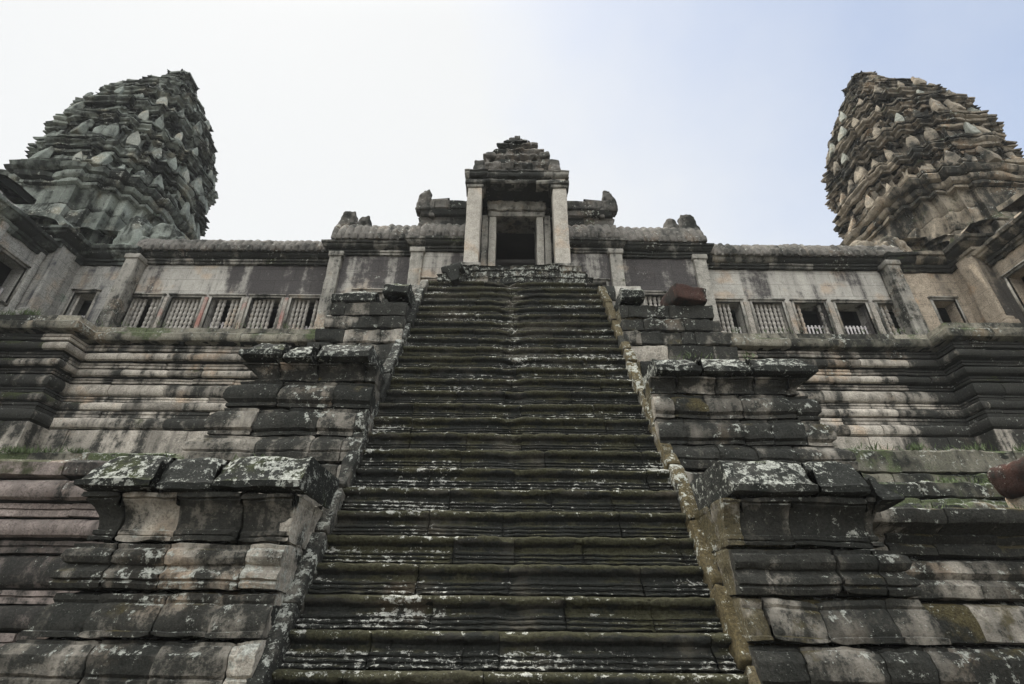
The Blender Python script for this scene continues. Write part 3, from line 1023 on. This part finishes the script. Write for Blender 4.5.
def wing_tint(P, t):
    nz = fbm(P * np.array([1, 1, .4]), 1.0, 3, 77)
    t[:, 2] += .34 * np.clip(nz * 1.7 + .25 + np.where(P[:, 0] > 1.5, .35, 0) + np.where(P[:, 0] > 4.2, .5, 0), 0, 1) - .04
    t[:, 1] += .1 * np.clip(fbm(P, 1.3, 2, 5), 0, 1)
    return t
for sx, xo, xi, xd in ((-1, -6.25, -3.35, -1.15), (1, 6.6, 3.6, 1.4)):
    lo, hi = min(xo, xi), max(xo, xi)
    ow = (-5.2, -4.15) if sx < 0 else (4.35, 5.4)
    m = MB()
    wall(m, (lo, 13.95), (1, 0), hi - lo, 9.5, 13.0, [(ow[0] - lo, ow[1] - lo, 10.2, 11.32)], s=.1, amp=.02, tint=wing_tint, seed=71)
    # return to the gallery
    if sx < 0:
        wall(m, (xo, 14.6), (0, -1), .65, 9.5, 13.0, s=.1)
    else:
        wall(m, (xo, 13.95), (0, 1), .65, 9.5, 13.0, s=.1)
    m.build('wall', S_WALL, E_)
    window(E_, (ow[0], 13.95), (1, 0), ow[1] - ow[0], 10.2, 11.32, (0, 1, 2, 3, 5, 6) if sx < 0 else ALL)
    lo2, hi2 = min(xi, xd), max(xi, xd)
    iw = (-2.95, -2.1) if sx < 0 else (2.25, 3.08)
    m = MB()
    wall(m, (lo2, 13.7), (1, 0), hi2 - lo2, 9.5, 13.1, [(iw[0] - lo2, iw[1] - lo2, 10.3, 11.62)], s=.1, amp=.02, tint=wing_tint, seed=72)
    if sx < 0:
        wall(m, (xi, 13.95), (0, -1), .25, 9.5, 13.1, s=.1)
    else:
        wall(m, (xi, 13.7), (0, 1), .25, 9.5, 13.1, s=.1)
    m.build('wall', S_WALL, E_)
    window(E_, (iw[0], 13.7), (1, 0), iw[1] - iw[0], 10.3, 11.62, (2, 3, 4, 5, 6) if sx < 0 else (0, 1, 3, 4, 6))
    for xx, yy, tn in ((xi - sx * .12, 13.7, (.6, .62, .3)), (xo - sx * .2, 13.95, (.55, .45, .35))):
        pilaster(E_, xx, yy, 9.6, 12.95, seed=int(xx * 7) % 40, tn=tn)
    cpath = [(xo, 14.6), (xo, 13.92), (xi, 13.92), (xi, 13.68), (xd, 13.68)]
    if sx > 0:
        cpath = cpath[::-1]
    cornice(E_, cpath, 12.83, .9, 80 + sx)
    vault(E_, lo, hi, 13.62, 17.6, 13.32, 14.75, seed=73)
    vault(E_, lo2, hi2 + .0, 13.5, 17.4, 13.36, 14.72, seed=74)
    # upper roof block of the inner wing
    m = MB()
    masonry(m, [(lo2, 14.02), (hi2, 14.02)] if True else None, [[(.0, 13.6), (.02, 14.2), (.08, 14.25)], [(.04, 14.27), (.0, 14.32), (.0, 14.62), (.05, 14.68)], [(.05, 14.7), (.14, 14.76), (.20, 14.95), (.14, 15.0)],
                                          [(.1, 15.02), (.16, 15.08), (.18, 15.42), (.05, 15.52), (-.9, 15.7)]], blk=(.5, 1.0), s=.07, amp=.03, seed=90 + sx, tint=lambda k, c, r: rnd_tint(r, .45, .2, .55, .1, .6, .12))
    xe = xi
    seg = [(xe, 16.5), (xe, 14.02)] if sx < 0 else [(xe, 14.02), (xe, 16.5)]
    masonry(m, seg, [[(.0, 13.6), (.02, 14.6), (.1, 14.7)], [(.05, 14.72), (.1, 15.4), (.0, 15.6), (-.9, 15.7)]], blk=(.6, 1.1), s=.09, amp=.03, seed=94 + sx)
    m.build('wing_roof', S_ROOF, E_)

    # curled end stones on the ridges
    def horn(x, y, z, h, w, flip, sd):
        mm = MB()

        def shp(p):
            p = p.copy()
            k = (p[:, 2] / h + 1) / 2
            p[:, 0] *= 1.0 - .55 * k ** 1.6
            p[:, 0] += flip * (.10 - .32 * (k - .35) ** 2) * w * 2
            return p
        rock(mm, (x, y, z + h), (w, .22, h), r=.09, s=.06, amp=.07, fr=6, shape=shp, tint=(.5, .55, .55), seed=sd)
        for q in range(4):
            rock(mm, (x - flip * (.12 + .12 * q) * w * 2, y, z + .05 + h * (.9 - .4 * q)), (.12, .16, .16), r=.07, s=.06, amp=.05, fr=7, tint=(.5, .5, .5), seed=sd + q)
        return mm.build('ridge_horn', S_ROOF, E_)
    horn(xi - sx * .12, 14.0, 14.9, .52, .28, -sx * -1, 3 + sx)
    horn(xo - sx * .3, 14.15, 13.7, .62, .40, sx, 8 + sx)
    horn(xo - sx * .85, 14.25, 13.85, .48, .30, sx, 9 + sx)

# door wall with a dark room behind it
m = MB()
wall(m, (-1.15, 13.6), (1, 0), 2.55, 10.9, 15.1, [(.57, 1.93, 11.02, 14.15)], thick=.6, s=.08, amp=.012, seed=75)
m.build('door_wall', S_TRIM, E_)
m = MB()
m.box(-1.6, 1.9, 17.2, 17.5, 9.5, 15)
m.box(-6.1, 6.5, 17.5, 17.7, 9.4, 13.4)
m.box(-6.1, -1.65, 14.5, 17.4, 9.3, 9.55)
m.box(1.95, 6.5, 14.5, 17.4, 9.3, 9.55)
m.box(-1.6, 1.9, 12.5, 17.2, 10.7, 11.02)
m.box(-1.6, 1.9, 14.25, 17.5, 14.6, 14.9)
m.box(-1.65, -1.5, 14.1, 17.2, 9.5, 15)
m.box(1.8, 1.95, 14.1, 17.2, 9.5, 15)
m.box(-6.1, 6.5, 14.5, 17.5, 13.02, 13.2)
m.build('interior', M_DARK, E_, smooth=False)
m = MB()
for x in (-.70, .93):
    rock(m, (x, 13.52, 12.6), (.12, .16, 1.57), r=.02, s=.1, amp=.012, tint=(.75, .4, .2), seed=2)
    rock(m, (x + (.26 if x > 0 else -.26), 13.56, 12.65), (.11, .14, 1.65), r=.02, s=.1, amp=.012, tint=(.6, .45, .35), seed=3)
rock(m, (EC, 13.5, 14.28), (.98, .17, .11), r=.02, s=.1, amp=.014, tint=(.6, .45, .4), seed=4)
m.build('door_frame', S_TRIM, E_)
m = MB()
rock(m, (EC, 13.45, 14.62), (1.02, .2, .22), r=.05, s=.035, amp=.09, fr=8, tint=(.6, .45, .4), seed=5)
m.build('lintel', S_TRIM, E_)

S_PILL = stone('pillar_stone', (.22, .205, .175), (.42, .39, .34), black=.27, lichen=.1, moss=.1, streak=.8, stk=(2, 2, .2), bump=.4, grain=.26)
for x in (-1.28, 1.54):
    m = MB()
    rock(m, (x, 12.62, 12.75), (.235, .24, 1.95), r=.025, s=.09, amp=.018, fr=2.5, tint=(.7, .4, .3), seed=11 + int(x))
    P_ = m.build('pillar', S_PILL, E_)
    m = MB()
    rock(m, (x, 12.62, 14.60), (.29, .29, .07), r=.03, s=.07, amp=.015, tint=(.5, .5, .5), seed=12)
    rock(m, (x, 12.62, 14.75), (.34, .34, .08), r=.03, s=.07, amp=.02, tint=(.45, .5, .6), seed=13)
    m.build('capital', S_TRIM, P_)
    m = MB()
    rock(m, (x, 12.62, 11.2), (.31, .3, .16), r=.03, s=.07, amp=.02, tint=(.5, .5, .5), seed=14)
    m.build('pillar_base', S_TRIM, P_)
    # side wall behind the pillar
    sx = -1 if x < 0 else 1
    m = MB()
    rock(m, (x + sx * .02, 13.25, 12.9), (.2, .36, 1.95), r=.02, s=.12, amp=.015, tint=(.45, .5, .55), seed=15)
    m.build('porch_wall', S_TRIM, E_)

m = MB()
rect = lambda hx, y0, y1: [(EC - hx, y1), (EC - hx, y0), (EC + hx, y0), (EC + hx, y1)]
m.box(EC - 1.6, EC + 1.6, 12.5, 14.2, 14.86, 15.2, (.3, .5, .8))
masonry(m, rect(1.62, 12.42, 14.6), [[(-.4, 14.84), (-.02, 14.85), (.02, 14.9), (.0, 15.0)], [(.02, 15.01), (.10, 15.05), (.14, 15.12), (.12, 15.22), (.16, 15.26), (.1, 15.34), (-.6, 15.4)]], blk=(.6, 1.1), s=.06, amp=.03, fr=4,
        seed=101, tint=lambda k, c, r: rnd_tint(r, .5, .15, .5, .1, .6, .1))
m.build('entablature', S_TRIM, E_)
m = MB()
for i, (hx, y0, z0, z1) in enumerate(((1.20, 12.66, 15.36, 16.02), (1.06, 12.74, 16.02, 16.5), (.86, 12.86, 16.5, 16.95), (.62, 12.96, 16.95, 17.35), (.42, 13.06, 17.35, 17.66))):
    zm = (z0 + z1) / 2
    masonry(m, rect(hx, y0, 14.6), [[(-.02, z0), (.03, z0 + .04), (.02, zm)], [(.0, zm + .01), (.04, zm + .06), (.10, z1 - .09), (.08, z1 - .02), (-.35, z1 + .01)]], blk=(.35, .7), s=.055, sv=.045, amp=.07, fr=6.5, jit=.03,
            seed=110 + i, depth=.15, tint=lambda k, c, r: rnd_tint(r, .5, .18, .5, .1, .55, .12))
rng = np.random.default_rng(5)
for x, y, z, h in ((EC - 1.3, 12.62, 15.38, .30), (EC + 1.3, 12.62, 15.38, .33), (EC - .95, 12.8, 16.32, .14), (EC + .98, 12.8, 16.3, .17)):
    rock(m, (x, y, z + h), (.20, .2, h), r=.1, s=.06, amp=.07, fr=5, tint=(.5, .5, .55), seed=int(z * 10) % 9,
         shape=lambda p: np.c_[p[:, 0] * (1 - .25 * p[:, 2]), p[:, 1], p[:, 2]])
m.build('stepped_roof', S_ROOF, E_)
m = MB()
for x, z, h, w in ((-.14, 17.62, .16, .12), (.06, 17.68, .2, .11), (.28, 17.6, .14, .11), (.5, 17.34, .12, .1), (-.32, 17.36, .12, .1)):
    rock(m, (EC + x - .05, 13.2, z + h), (w, .14, h), r=.08, s=.05, amp=.06, fr=7, tint=(.5, .5, .5), seed=int(x * 100) % 17)
m.build('finial', S_ROOF, E_)
# last tall courses in front of the door
m = MB()
for i, (hx, y0, z0, z1) in enumerate(((2.15, 12.02, 10.28, 10.56), (2.0, 12.1, 10.56, 10.84), (1.85, 12.16, 10.84, 11.08))):
    masonry(m, rect(hx, y0, 13.6), [[(.0, z0 + .01), (.05, z0 + .05), (.05, z1 - .07), (.09, z1 - .04), (.03, z1), (-.8, z1 + .01)]], blk=(.35, 1.0), s=.05, sv=.04, amp=.05, fr=4, jit=.035, seed=130 + i, depth=.2, gap=.012,
            tint=lambda k, c, r: np.r_[rnd_tint(r, .6, .2, .5, .1, .62, .12), .66])
m.build('threshold_courses', S_PED, E_)

# ------------------------------------------------------------------ corner towers
def redent(cx, cy, r):
    pts = []
    q = [(1, .34), (.93, .34), (.93, .54), (.83, .54), (.83, .71), (.71, .71), (.71, .83), (.54, .83), (.54, .93), (.34, .93), (.34, 1)]
    for k in range(4):
        c, s = [(1, 0), (0, 1), (-1, 0), (0, -1)][k]
        for x, y in q:
            pts.append((cx + r * (x * c - y * s), cy + r * (x * s + y * c)))
    return pts

def leaf_mesh(seed, mat):
    m = MB()

    def shp(p):
        p = p.copy()
        k = np.clip((p[:, 2] + .5), 0, 1)
        w = np.where(k < .3, .9 + .5 * k, 1.05 * (1 - ((np.maximum(k, .3) - .3) / .7) ** 1.25 * .97))
        p[:, 0] *= w
        p[:, 1] *= 1 - .5 * k
        p[:, 1] += .10 * k ** 2
        return p
    rock(m, (0, 0, .5), (.23, .12, .5), r=.05, s=.045, amp=.03, fr=6, shape=shp, tint=(.5, .5, .4), seed=seed)
    o = m.build('antefix', mat, None, angle=50)
    me = o.data
    bpy.data.objects.remove(o)
    return me

TIERS = [(17.2, 18.85, 3.02), (18.85, 20.4, 2.98), (20.4, 21.85, 2.70), (21.85, 23.15, 2.28), (23.15, 24.3, 1.80), (24.3, 25.3, 1.28), (25.3, 26.1, .84), (26.1, 26.8, .50)]
TX, TY = 17.6, 16.6

def tower(sx, mat, label, seed, pale):
    cx, cy = (-17.55, 16.9) if sx < 0 else (TX + .6, TY)
    T = thing('corner_tower', label, 'temple tower', (cx, cy, 9.5), 'bud-shaped corner towers')
    rng = np.random.default_rng(seed)
    tn = lambda k, c, r: rnd_tint(r, .5, .16, .5, .1, .5, .07)
    m = MB()
    # plain shaft
    masonry(m, redent(cx, cy, 2.85), [[(.16, 12.6), (.18, 13.5), (.10, 13.6)], [(-.02, 13.62), (.0, 14.5)], [(-.01, 14.52), (.0, 15.4)], [(.0, 15.42), (.02, 16.1), (.08, 16.16)],
                                      [(.1, 16.18), (.2, 16.24), (.20, 16.36), (.14, 16.4)], [(.16, 16.42), (.26, 16.5), (.30, 16.68), (.24, 16.72)],
                                      [(.24, 16.74), (.38, 16.82), (.46, 17.0), (.38, 17.1), (.26, 17.14)], [(.22, 17.16), (.32, 17.2), (.34, 17.3), (.2, 17.4), (-.8, 17.45)]], closed=True, blk=(.9, 1.9), s=.11, sv=.08, amp=.07, fr=1.6, jit=.02,
            seed=seed, tint=tn, depth=.25, edge=.04)
    for i, (z0, z1, r) in enumerate(TIERS):
        h = z1 - z0
        nxt = TIERS[i + 1][2] if i + 1 < len(TIERS) else .2
        k = min(1, r / 2.2)
        masonry(m, redent(cx, cy, r), [[(-.20 * k, z0), (-.24 * k, z0 + .46 * h)], [(-.2 * k, z0 + .47 * h), (-.10 * k, z0 + .5 * h), (-.08 * k, z0 + .60 * h), (-.12 * k, z0 + .62 * h)],
                                       [(-.08 * k, z0 + .63 * h), (.04 * k, z0 + .66 * h), (.05 * k, z0 + .72 * h), (.0, z0 + .74 * h), (.08 * k, z0 + .77 * h), (.13 * k, z0 + .81 * h), (.12 * k, z0 + .85 * h), (.07 * k, z0 + .87 * h)],
                                       [(.07 * k, z0 + .875 * h), (.13 * k, z0 + .89 * h), (.14 * k, z0 + .94 * h), (.04, z0 + .99 * h), (nxt - r - .5, z0 + 1.02 * h)]],
                closed=True, blk=(.7, 1.8), s=.08, sv=.05, edge=.06, amp=.10, fr=2.0, jit=.02, seed=seed + 10 + i, tint=tn, depth=min(.22, r * .25))
    m.warp(lambda v: v + np.stack([fbm(v, .9, 2, 11 + q * 7) for q in range(3)], 1) * .13)
    m.build('spire', mat, T)
    m = MB()
    rock(m, (cx, cy, 26.85), (.50, .50, .30), r=.28, s=.1, amp=.14, fr=2.5, tint=(.5, .5, .55), seed=seed)
    rock(m, (cx + .05, cy, 27.03), (.34, .34, .14), r=.12, s=.1, amp=.1, fr=3, tint=(.5, .5, .55), seed=seed + 1)
    m.build('crown_stone', mat, T)
    # antefixes: leaf stones standing on every tier
    leaves = [leaf_mesh(seed + q, pale if q < 1 else mat) for q in range(5)]
    base = base_of(T)
    face = math.atan2(-cy, -cx)
    for i, (z0, z1, r) in enumerate(TIERS[:5]):
        n = int(2 * math.pi * r / .66)
        for k in range(n):
            an = k / n * 2 * math.pi + rng.normal(0, .025)
            if abs((an - face + math.pi) % (2 * math.pi) - math.pi) > 1.75 or rng.random() < .22:
                continue
            o = bpy.data.objects.new('antefix', leaves[rng.integers(5)])
            col.objects.link(o)
            o.parent = T
            rl = (max(TIERS[i - 1][2], r) + .05) if i else 3.2
            o.location = Vector((cx + math.cos(an) * rl, cy + math.sin(an) * rl, z0 - .04)) - base
            k_ = (z1 - z0) * rng.uniform(.36, .74)
            o.rotation_euler = (rng.normal(-.06, .06), rng.normal(0, .07), an + math.pi / 2 + rng.normal(0, .22))
            o.scale = (k_ * rng.uniform(.75, 1.1), k_ * 1.3, k_ * 1.05)
    # lower pavilion: side wall of the projecting porch, recessed bay with a window
    X = lambda x: sx * x
    xs, yb = (15.35, 14.28) if sx < 0 else (15.6, 14.28)
    xp = xs - .3                       # thicker end of the side wall by the recess
    wt = lambda P, t: np.c_[t[:, 0], t[:, 1] + .25 * np.clip(fbm(P, .8, 3, seed), 0, 1), t[:, 2] + .32 * np.clip(fbm(P * np.array([1, 1, .4]), 1.0, 3, seed + 2) * 1.8, 0, 1)]
    wmat = S_WALLL if sx < 0 else S_WALLR
    m = MB()
    y0, y1 = 9.9, 13.28
    wb0, wb1 = (1.55 - .72, 1.55 + .08) if sx < 0 else (.0, .0)
    if sx < 0:
        wall(m, (-xs, y0), (0, 1), y1 - y0, 9.5, 12.9, [(2.15, 3.1, GZ0, GZ1)], s=.11, amp=.02, tint=wt, seed=seed)
        wall(m, (-xs, y1), (1, 0), .3, 9.5, 12.9, s=.1, tint=wt)
        wall(m, (-xp, y1), (0, 1), yb - y1, 9.5, 12.9, s=.11, amp=.02, tint=wt, seed=seed)
        wall(m, (-22, y0), (1, 0), 22 - xs, 9.5, 12.9, s=.25, tint=wt)
        wall(m, (-xp, yb), (1, 0), xp - 13, 9.5, 12.9, [(.30, 1.05, GZ0, GZ1)], s=.1, amp=.02, tint=wt, seed=seed)
    else:
        wall(m, (xs, y1), (0, -1), y1 - y0, 9.5, 12.9, [(.28, 1.23, GZ0, GZ1)], s=.11, amp=.02, tint=wt, seed=seed)
        wall(m, (xp, y1), (1, 0), .3, 9.5, 12.9, s=.1, tint=wt)
        wall(m, (xp, yb), (0, -1), yb - y1, 9.5, 12.9, s=.11, amp=.02, tint=wt, seed=seed)
        wall(m, (xs, y0), (1, 0), 22 - xs, 9.5, 12.9, s=.25, tint=wt)
        wall(m, (13.2, yb), (1, 0), xp - 13.2, 9.5, 12.9, [(.95, 1.72, GZ0, GZ1)], s=.1, amp=.02, tint=wt, seed=seed)
    m.build('wall', wmat, T)
    if sx < 0:
        window(T, (-xs, y0 + 2.15), (0, 1), .95, GZ0, GZ1, (), .4)
        window(T, (-xp + .30, yb), (1, 0), .75, GZ0, GZ1, (0,), .45)
    else:
        window(T, (xs, y1 - .28), (0, -1), .95, GZ0, GZ1, (), .4)
        window(T, (14.15, yb), (1, 0), .77, GZ0, GZ1, (), .45)
    m = MB()
    a, b = sorted((X(xs + .5), X(21)))
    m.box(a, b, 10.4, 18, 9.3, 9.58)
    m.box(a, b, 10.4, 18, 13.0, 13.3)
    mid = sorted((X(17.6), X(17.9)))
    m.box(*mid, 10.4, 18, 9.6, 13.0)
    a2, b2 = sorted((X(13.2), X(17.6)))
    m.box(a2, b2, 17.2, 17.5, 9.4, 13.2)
    m.build('interior', M_DARK, T, smooth=False)
    # pilasters: at the gallery joint and on the side wall
    pilaster(T, X(13.15), 14.28, 9.5, 12.95, w=.42, pr=.26, seed=seed, tn=(.6, .55, .42))
    m = MB()
    tnp = (.55, .5, .45)
    rock(m, (X(xp + .0), 13.62, 11.2), (.10, .3, 1.75), r=.03, s=.12, amp=.02, tint=tnp, seed=seed + 4)
    rock(m, (X(xp - .0), 13.7, 9.95), (.20, .5, .10), r=.03, s=.1, amp=.02, tint=tnp, seed=seed + 5)
    rock(m, (X(xp - .0), 13.66, 10.12), (.15, .42, .07), r=.03, s=.1, amp=.02, tint=tnp, seed=seed + 6)
    rock(m, (X(xp - .0), 13.7, 9.72), (.25, .56, .13), r=.03, s=.1, amp=.02, tint=tnp, seed=seed + 7)
    m.build('pilaster', wmat, T)
    for yy, hw in ((12.98 if sx > 0 else 13.14, .10), (11.72, .13), (10.9, .3)):
        if sx > 0 and yy > 12.5:
            continue
        m = MB()
        rock(m, (X(xs - .02), yy, 11.2), (.09, hw, 1.7), r=.03, s=.12, amp=.02, tint=tnp, seed=int(yy * 3))
        rock(m, (X(xs - .04), yy, 9.85), (.15, hw + .05, .2), r=.03, s=.1, amp=.02, tint=tnp, seed=int(yy * 5))
        m.build('pilaster', wmat, T)
    cp = [(X(xs + .5), y1), (X(xp), y1), (X(xp), yb), (X(13.0), yb)]
    cq = [(X(22), y0), (X(xs), y0), (X(xs), y1 - .02)]
    if sx > 0:
        cp, cq = cp[::-1], cq[::-1]
    cornice(T, cq, 12.05, 1.15, seed + 21, amp=.05, blk=(.5, 1.1), mat=mat)
    cornice(T, cp, 12.55, 1.25, seed + 20, amp=.05, blk=(.5, 1.1), mat=mat)
    m = MB()
    # half roofs stepping up to the shaft
    sq = [(X(22), y0 + .3), (X(xs + .3), y0 + .3), (X(xs + .3), y1 + .3)]
    if sx > 0:
        sq = sq[::-1]
    masonry(m, sq, [[(.1, 12.6), (.05, 12.8)], [(.0, 12.82), (-.12, 13.1), (-.3, 13.3)], [(-.32, 13.32), (-.6, 13.6), (-1.1, 13.8), (-2.2, 13.9)]], blk=(.5, 1.1), s=.11, amp=.07, fr=2, jit=.04, seed=seed + 31, tint=tn, depth=.2)
    sh = [(X(xs + 2.5), y1 + .3), (X(xp + .3), y1 + .3), (X(xp + .3), yb + .25), (X(13.4), yb + .25), (X(13.4), 18.6)]
    if sx > 0:
        sh = sh[::-1]
    masonry(m, sh, [[(.1, 13.15), (.05, 13.4)], [(.0, 13.42), (-.12, 13.75), (-.3, 13.95)], [(-.32, 13.97), (-.6, 14.25), (-1.1, 14.45), (-2.2, 14.6)]], blk=(.5, 1.1), s=.11, amp=.07, fr=2, jit=.04, seed=seed + 30, tint=tn, depth=.2)
    m.build('roof', mat, T)

    # carved gable stones
    def gable(x, y, z, w, h, ang, sd):
        mm = MB()

        def shp(p):
            p = p.copy()
            k = np.clip((p[:, 2] / (h) + 1) / 2, 0, 1)
            p[:, 0] *= (1 - .85 * k ** 1.8)
            return p
        rock(mm, (x, y, z + h), (w, .35, h), r=.15, s=.08, amp=.15, fr=2.6, shape=shp, rot=rotm(z=ang), tint=(.55, .5, .42), seed=sd)
        for q in range(9):
            u = q / 8 * 2 - 1
            dx, dy = math.cos(R(ang)) * u * w, math.sin(R(ang)) * u * w
            rock(mm, (x + dx, y + dy, z + .12 + (1 - abs(u) ** 1.2) * h * 1.5), (.28, .25, .3), r=.14, s=.07, amp=.11, fr=4, rot=rotm(z=ang, y=u * 30), tint=(.55, .5, .45), seed=sd + q)
        return mm.build('gable', mat, T)
    hh = 1.0 if sx < 0 else .62
    gable(X(13.1), 15.0, 13.35, 1.0, hh * .8, 0, seed + 1)
    gable(X(14.2), 14.9, 13.4, .8, hh * .9, 20 * sx, seed + 2)
    gable(X(17.9), 11.2, 13.0, 1.7, 1.0, 0, seed + 3)
    return T

S_WALLL = stone('greenish_wall_stone', (.21, .205, .19), (.39, .38, .345), black=.32, lichen=.05, moss=.28, streak=.8, stk=(1.6, 1.6, .15), joints=.5, bump=.3, mosscol=(.14, .18, .14), blackcol=(.04, .04, .045))
S_WALLR = stone('ochre_wall_stone', (.23, .195, .15), (.43, .36, .28), black=.28, lichen=.05, moss=.15, streak=.75, stk=(1.6, 1.6, .15), joints=.5, bump=.3, blackcol=(.04, .037, .034))
tower(-1, S_TOWL, 'left corner tower, grey-green with pale leaf-shaped stones on its tiers', 501, S_FIX)
tower(1, S_TOWR, 'right corner tower, brownish ochre stone with dark green growth on its outer flank', 601, S_FIX)

# ------------------------------------------------------------------ the gallery that encloses the courtyard on the opposite side
CG = thing('courtyard_gallery', 'long blind-walled gallery closing the courtyard opposite the steep stairs', 'gallery', (0, -10, 0))
m = MB()
masonry(m, [(45, -9.5), (-45, -9.5)], [[(.5, 0), (.5, .6), (.4, .65)], [(.3, .67), (.4, .8), (.4, 1.3), (.2, 1.4)], [(.05, 1.42), (.05, 2.6)], [(.0, 2.62), (.0, 3.9)], [(.02, 3.92), (.3, 4.1), (.5, 4.5), (.3, 4.6)],
                                              [(.2, 4.62), (-.3, 5.4), (-1.4, 6.0), (-3, 6.3)]], blk=(1.5, 3), s=.5, sv=.3, seed=700)
m.build('wall', S_BASE, CG)

# ------------------------------------------------------------------ thin humid haze
hz = MB()
hz.box(-70, 70, -40, 60, -1, 40)
ho = hz.build('haze', bpy.data.materials.new('haze_air'), smooth=False)
hm = ho.data.materials[0]
hm.use_nodes = True
hm.node_tree.nodes.remove(hm.node_tree.nodes['Principled BSDF'])
pv = hm.node_tree.nodes.new('ShaderNodeVolumePrincipled')
pv.inputs['Density'].default_value = HAZE
pv.inputs['Color'].default_value = (.92, .94, .96, 1)
hm.node_tree.links.new(pv.outputs[0], hm.node_tree.nodes['Material Output'].inputs['Volume'])
tag(ho, kind='stuff')

# ------------------------------------------------------------------ loose stones
m = MB()
def wedge(p):
    p = p.copy()
    k = (p[:, 2] / .25 + 1) / 2
    p[:, 0] *= 1.0 - .22 * k
    p[:, 0] += -.10 * (1 - k) * np.sign(p[:, 0]) * 1.4
    p[:, 2] += -.05 * p[:, 0]
    return p
rock(m, (4.15, 10.3, 8.58), (.52, .42, .2), r=.04, s=.06, amp=.05, fr=3, shape=wedge, rot=rotm(z=10, y=1), tint=(.5, .4, .55), seed=5)
tag(m.build('fallen_block', S_RED), 'loose reddish wedge-shaped stone lying on the topmost right pedestal', 'stone block')
m = MB()
rock(m, (8.12, 7.75, 3.80), (.55, .45, .25), r=.16, s=.06, amp=.05, fr=2, rot=rotm(y=-17, z=8), tint=(.5, .3, .4), seed=6)
tag(m.build('fallen_block', S_RED), 'rounded dark red stone at the right edge resting tilted on a pale block', 'stone block')
m = MB()
rock(m, (8.28, 7.75, 3.30), (.55, .42, .24), r=.05, s=.07, amp=.03, fr=3, rot=rotm(y=-4), tint=(.8, .5, .1), seed=7)
tag(m.build('support_block', S_PED), 'pale squared block under the dark red stone on the right terrace', 'stone block')
m = MB()
def brk(p):
    p = p.copy()
    k = (p[:, 2] / .30 + 1) / 2
    p[:, 0] = p[:, 0] * np.where(k > .62, 1.15, .45 + .45 * k) - .10 * k
    return p
rock(m, (-1.62, 11.98, 10.56), (.27, .22, .30), r=.04, s=.06, amp=.05, fr=4, shape=brk, rot=rotm(y=-8, z=-14), tint=(.3, .5, .75), seed=8)
tag(m.build('bracket_stone', S_TRIM), 'dark leaning bracket stone at the left end of the topmost steps', 'stone block')

# ------------------------------------------------------------------ grass on the ledges
rng = np.random.default_rng(9)
m = MB()
for (x0, x1, y, z, n, h) in ((-12.5, -9.2, 10.75, 4.86, 700, .11), (8.2, 12.5, 9.8, 4.16, 600, .09), (-15.6, -13.6, 12.7, 9.54, 260, .16), (-12.6, -5, 13.25, 9.55, 130, .10), (5, 12.6, 13.25, 9.55, 130, .10), (5.2, 11, 7.0, 3.05, 160, .08), (-4.7, -2.8, 6.6, 3.49, 60, .06), (2.8, 4.4, 8.2, 5.96, 60, .06), (8, 12, 11.3, 5.3, 260, .10)):
    for i in range(n):
        x, yy = rng.uniform(x0, x1), y + rng.normal(0, .09)
        x += .25 * math.sin(x * 5.1) + .12 * math.sin(x * 13)
        hh = h * rng.uniform(.4, 1.3)
        a = rng.uniform(0, 6.28)
        dx, dy = math.cos(a) * .012, math.sin(a) * .012
        lx, ly = rng.normal(0, .05, 2)
        m.add([(x - dx, yy - dy, z - .02), (x + dx, yy + dy, z - .02), (x + lx + dx * .2, yy + ly + dy * .2, z + hh), (x + lx - dx * .2, yy + ly - dy * .2, z + hh)], [(0, 1, 2, 3)], (.5, .5, .5))
tag(m.build('grass', M_GRASS, smooth=False), kind='stuff')
